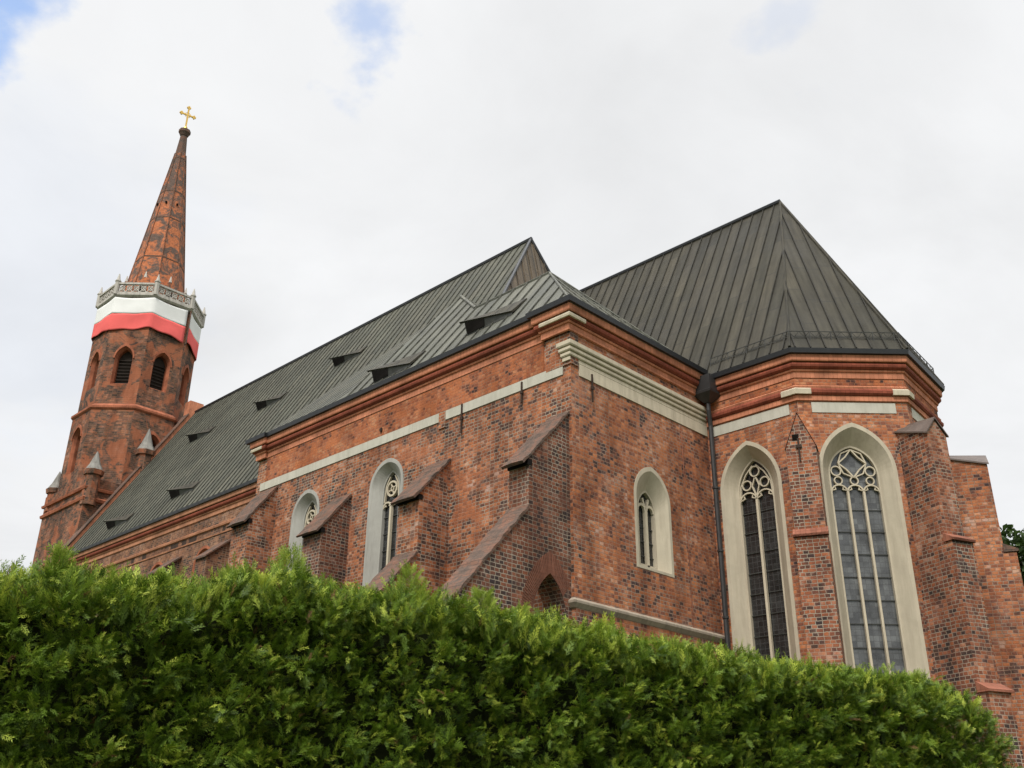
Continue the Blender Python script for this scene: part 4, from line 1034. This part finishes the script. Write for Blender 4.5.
HA = np.array([-6.2, 2.1]); hd = np.array([2.3, 8.0]); hd /= np.linalg.norm(hd); hn = np.array([hd[1], -hd[0]])
HS = np.array([-4.0, -.6, -.07, .25, .6, 1.09, 1.5, 1.82, 2.19, 2.73, 3.32, 3.85, 4.42, 5.23, 6.36, 7.64, 8.34, 8.8, 9.05])
HZ = np.array([1.35, 1.38, 1.43, 1.51, 1.51, 1.53, 1.64, 1.69, 1.61, 1.66, 1.59, 1.57, 1.54, 1.49, 1.48, 1.46, 1.46, 1.27, .95]) - .055
hz = lambda s: np.interp(s, HS, HZ)
def hpos(s, off, z): return np.stack([HA[0] + hd[0] * s + hn[0] * off, HA[1] + hd[1] * s + hn[1] * off, z], -1)
def lump(s, z): return .06 * np.sin(s * 5.1 + 1.3 * np.sin(z * 3.7)) + .04 * np.sin(s * 47 + 3 * np.sin(z * 11)) * np.sin(z * 41 + 2 * np.sin(s * 13)) + .075 * np.sin(s * 17.3 + z * 6.1 + 2 * np.sin(z * 5 + s)) + .075 * np.sin(z * 21.3 - s * 6.3 + 2 + 1.5 * np.sin(s * 4))
hedge = thing('hedge', (float(HA[0] + hd[0] * 2.5 - hn[0] * .5), float(HA[1] + hd[1] * 2.5 - hn[1] * .5), GZ), 'dense green conifer hedge with feathery top running across the foreground', 'hedge')
def clumps(n, s_rng, kind):
    s = rng.uniform(*s_rng, n)
    if kind == 'front':
        z = rng.uniform(-.5, 1.0, n) ; top = hz(s); z = -.35 + (z + .5) / 1.5 * (top + .35)
        p = hpos(s, lump(s, z) - .11 + rng.normal(0, .05, n), z); o = np.array([hn[0], hn[1], .25])
    elif kind == 'low':
        z = rng.uniform(GZ + .05, -.3, n); p = hpos(s, lump(s, z) - .1, z); o = np.array([hn[0], hn[1], .1])
    elif kind == 'top':
        off = -rng.uniform(0.0, 1.0, n); z = hz(s) - .10 + rng.normal(0, .04, n) - .10 * (np.abs(off + .5) * 2) ** 3
        p = hpos(s, off, z); o = np.array([hn[0] * .15, hn[1] * .15, 1.0])
    elif kind == 'back':
        z = rng.uniform(GZ, 1, n); z = GZ + (z - GZ) / (1 - GZ) * (hz(s) - GZ); p = hpos(s, -1.05 - lump(s, z), z); o = np.array([-hn[0], -hn[1], .2])
    elif kind == 'end':
        off = -rng.uniform(0, 1.0, n); z = rng.uniform(GZ + .1, 1.15, n); s = 9.02 - np.maximum(0, (z - .6)) * .38 + rng.normal(0, .05, n) - .12 * np.abs(off + .5); p = hpos(s, off, z); o = np.array([hd[0], hd[1], .25])
    return s, p, np.tile(o, (n, 1))
Vs, Ts = [], []
SPT = np.clip(SPR[:, 2, 0], 0, 1)      # how far out along the spray each twig ends: new growth is lighter
def fill(kind, n, s_rng, per, L0, jit, tipness, spread=.07, up=1.0):
    s, p, o = clumps(n, s_rng, kind)
    cl_t = rng.normal(0, 1, n)
    axis = o + rng.normal(0, .38, (n, 3)); axis /= np.linalg.norm(axis, axis=1, keepdims=True)
    P = np.repeat(p, per, 0); Ax = np.repeat(axis, per, 0); m = n * per
    if kind == 'top': P[:, 2] += np.repeat(np.maximum(0, rng.normal(0, .05, n)), per)
    P = P + rng.normal(0, spread, (m, 3))
    Dv = Ax + rng.normal(0, jit, (m, 3)) + np.array([0, 0, .30])
    N = rng.normal(0, 1, (m, 3)) * .40 + np.array([hn[0] * .5, hn[1] * .5, up]) + np.repeat(rng.normal(0, .35, (n, 3)), per, 0)
    L = L0 * rng.uniform(.65, 1.3, m)
    Vs.append(place_sprays(P, Dv, N, L).reshape(-1, 4, 3))
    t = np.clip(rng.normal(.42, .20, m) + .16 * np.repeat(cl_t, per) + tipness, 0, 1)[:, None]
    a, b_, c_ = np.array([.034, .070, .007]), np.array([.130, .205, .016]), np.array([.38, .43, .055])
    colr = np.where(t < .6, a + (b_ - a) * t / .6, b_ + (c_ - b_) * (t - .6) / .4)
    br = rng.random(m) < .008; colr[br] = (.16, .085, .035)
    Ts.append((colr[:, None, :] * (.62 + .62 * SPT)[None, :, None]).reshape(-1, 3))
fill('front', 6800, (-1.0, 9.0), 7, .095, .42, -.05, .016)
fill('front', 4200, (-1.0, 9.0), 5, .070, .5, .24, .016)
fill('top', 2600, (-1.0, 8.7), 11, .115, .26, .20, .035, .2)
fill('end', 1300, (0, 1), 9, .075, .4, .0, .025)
# upright leaders standing above the clipped line
cone = [(.28, .20, .14), (.95, .12, .12), (1.40, .12, .12), (1.80, .25, .22), (2.10, .12, .16), (2.68, .25, .20), (3.28, .18, .18), (3.75, .17, .13), (4.45, .14, .13), (5.3, .10, .18), (5.9, .07, .15), (6.6, .08, .16), (7.3, .07, .2), (8.15, .10, .15), (-.5, .1, .2)]
cone += [(float(x), float(h), .05) for x, h in zip(rng.uniform(-.9, 8.5, 70), np.abs(rng.normal(.05, .05, 70)) + .03)]
nl_ = len(cone); CS = np.array(cone); per_ = 230; f_ = rng.uniform(0, 1, (nl_, per_)) ** 1.3
cnt_ = np.where(CS[:, 2] > .1, per_, 34); use_ = (np.arange(per_)[None, :] < cnt_[:, None]).reshape(-1)
ph_ = rng.uniform(0, 2 * math.pi, (nl_, per_)); rr_ = CS[:, 2:3] * (1 - f_ * .92) * np.sqrt(rng.uniform(.15, 1, (nl_, per_)))
axis_ = hpos(CS[:, 0], -.22 - rng.uniform(0, .2, nl_), hz(CS[:, 0]) - .13)
lean = rng.normal(0, .10, (nl_, 2))
P_ = axis_[:, None, :] + np.stack([rr_ * np.cos(ph_) + lean[:, :1] * f_ * CS[:, 1:2], rr_ * np.sin(ph_) + lean[:, 1:] * f_ * CS[:, 1:2], f_ * (CS[:, 1:2] + .10)], -1)
D_ = np.stack([np.cos(ph_) * .55, np.sin(ph_) * .55, np.full_like(ph_, .9)], -1) + rng.normal(0, .22, (nl_, per_, 3))
P_ = P_.reshape(-1, 3)[use_]; D_ = D_.reshape(-1, 3)[use_]
Vs.append(place_sprays(P_, D_, rng.normal(0, 1, D_.shape), rng.uniform(.07, .13, len(P_))).reshape(-1, 4, 3))
tl_ = np.clip(rng.normal(.75, .15, (len(P_), 1)), 0, 1); cl_ = np.array([.07, .14, .012]) * (1 - tl_) + np.array([.25, .32, .04]) * tl_
Ts.append((cl_[:, None, :] * (.62 + .62 * SPT)[None, :, None]).reshape(-1, 3))
fill('low', 260, (-1.0, 9.0), 5, .24, .5, -.05)
fill('back', 330, (-1.0, 9.0), 5, .24, .5, 0)
fill('front', 1300, (-4.0, -1.0), 7, .11, .42, .0, .02); fill('top', 800, (-4.0, -1.0), 9, .12, .28, .2, .04, .2); fill('low', 90, (-4.0, -1.0), 5, .24, .5, -.05); fill('back', 110, (-4.0, -1.0), 5, .24, .5, 0)
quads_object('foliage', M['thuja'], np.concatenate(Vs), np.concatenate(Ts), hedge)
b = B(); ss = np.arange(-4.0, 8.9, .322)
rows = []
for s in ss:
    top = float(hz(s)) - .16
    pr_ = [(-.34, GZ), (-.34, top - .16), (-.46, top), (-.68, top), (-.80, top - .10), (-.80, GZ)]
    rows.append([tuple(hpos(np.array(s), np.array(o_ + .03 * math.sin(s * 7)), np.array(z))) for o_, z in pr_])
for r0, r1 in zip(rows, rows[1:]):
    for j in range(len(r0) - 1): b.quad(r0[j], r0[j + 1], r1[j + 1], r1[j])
b.poly(rows[0]); b.poly(rows[-1]); b.build('shade_core', M['inner'], hedge)  # solid core instead of branches, the hedge's inner shade painted as dark colour
b = B()
for s in np.arange(-3.8, 8.8, .7):
    P0 = hpos(np.array(s), np.array(-.55), np.array(GZ)); b.tube([P0, P0 + np.array([.03, .02, 1.2]), P0 + np.array([0, 0, 2.4])], [.05, .04, .02], 6)
b.build('trunk', M['bark'], hedge)['kind'] = 'stuff'

# ================================================================== TREE AND SHRUB
def leaf_quads(P, N, size, elong=1.6):
    n = len(P); a = rng.normal(0, 1, (n, 3)); a -= N * (a * N).sum(1, keepdims=True); a /= np.linalg.norm(a, axis=1, keepdims=True); c = np.cross(N, a)
    L = (size * rng.uniform(.7, 1.3, n))[:, None]; W = L / elong
    return np.stack([P, P + a * L * .5 + c * W * .5, P + a * L, P + a * L * .5 - c * W * .5], 1)
def tree(x, y, h, rad, cz, label, name='broadleaf_tree', nb=90, nl=420, size=.30, cols=((.020, .042, .010), (.06, .10, .022)), aspect=1.15):
    t = thing(name, (x, y, GZ), label, 'tree')
    b = B(); top = np.array([x + .3, y - .2, cz])
    b.tube([(x, y, GZ), (x + .1, y, GZ + (cz - GZ) * .5), tuple(top), (x + .2, y, cz + rad * .7)], [h * .028, h * .022, h * .014, h * .005], 8)
    cents = []
    for k in range(nb):
        d = rng.normal(0, 1, 3); d /= np.linalg.norm(d); r = rad * rng.uniform(.45, .95) * (1 + .18 * math.sin(3 * math.atan2(d[1], d[0]) + k)); c = np.array([x, y, cz]) + d * r * np.array([1, 1, aspect]); cents.append(c)
        if k % 2 == 0: st = np.array([x + .1, y, cz - rad * rng.uniform(.1, .9)]); b.tube([tuple(st), tuple((st + c) / 2 + np.array([0, 0, .3])), tuple(c)], [h * .009, h * .006, h * .002], 5)
    b.build('trunk', M['bark'], t)
    P = []; T = []
    for c in cents:
        sc = rad * rng.uniform(.16, .30); d = rng.normal(0, 1, (nl, 3)); d /= np.linalg.norm(d, axis=1, keepdims=True)
        P.append(c + d * (rng.uniform(.2, 1, (nl, 1)) ** .5) * sc); tt = np.clip(rng.normal(.45, .22) + rng.normal(0, .18, (nl, 1)), 0, 1); T.append(np.array(cols[0]) + (np.array(cols[1]) - np.array(cols[0])) * tt)
    P = np.concatenate(P); T = np.concatenate(T); N = rng.normal(0, 1, (len(P), 3)) + np.array([0, 0, .8]); N /= np.linalg.norm(N, axis=1, keepdims=True)
    quads_object('crown', M['leaf'], leaf_quads(P, N, np.full(len(P), size)), T, t); return t
tree(-11.6, 44.0, 14.5, 3.6, 7.7, 'dark green leafy tree showing at the right edge behind the church')
sh = thing('shrub', (-9.2, 2.95, GZ), 'broad-leaved shrub peeping over the far left end of the hedge', 'shrub')
b = B(); P = []; T = []
for k in range(16):
    ex = np.array([-8.9, 2.75, 0]) + np.array([rng.normal(0, .22), rng.normal(0, .30), 1.93 + rng.normal(0, .08)]); st = np.array([-9.2, 2.95, GZ])
    mid = (st + ex) / 2 + np.array([rng.normal(0, .1), rng.normal(0, .1), .2]); b.tube([tuple(st), tuple(mid), tuple(ex)], [.02, .013, .005], 5)
    for j in range(26):
        f = rng.uniform(.45, 1.0); q = (1 - f) ** 2 * st + 2 * f * (1 - f) * mid + f * f * ex; P.append(q + rng.normal(0, .05, 3)); T.append(np.array([.035, .075, .018]) + rng.uniform(0, 1) * np.array([.04, .07, .01]))
b.build('stem', M['bark'], sh)
P = np.array(P); N = rng.normal(0, .7, (len(P), 3)) + np.array([.3, -.3, .8]); N /= np.linalg.norm(N, axis=1, keepdims=True)
quads_object('foliage', M['leaf'], leaf_quads(P, N, np.full(len(P), .11), 1.9), np.array(T), sh)

# ------------------------------------------------------------------ lift everything so that the ground lies at height 0
for o in list(scene.objects):
    if o.parent is None:
        if o is cam: o.matrix_world = Matrix.Translation((0, 0, EYE)) @ o.matrix_world
        elif o.type != 'LIGHT': o.location.z += EYE
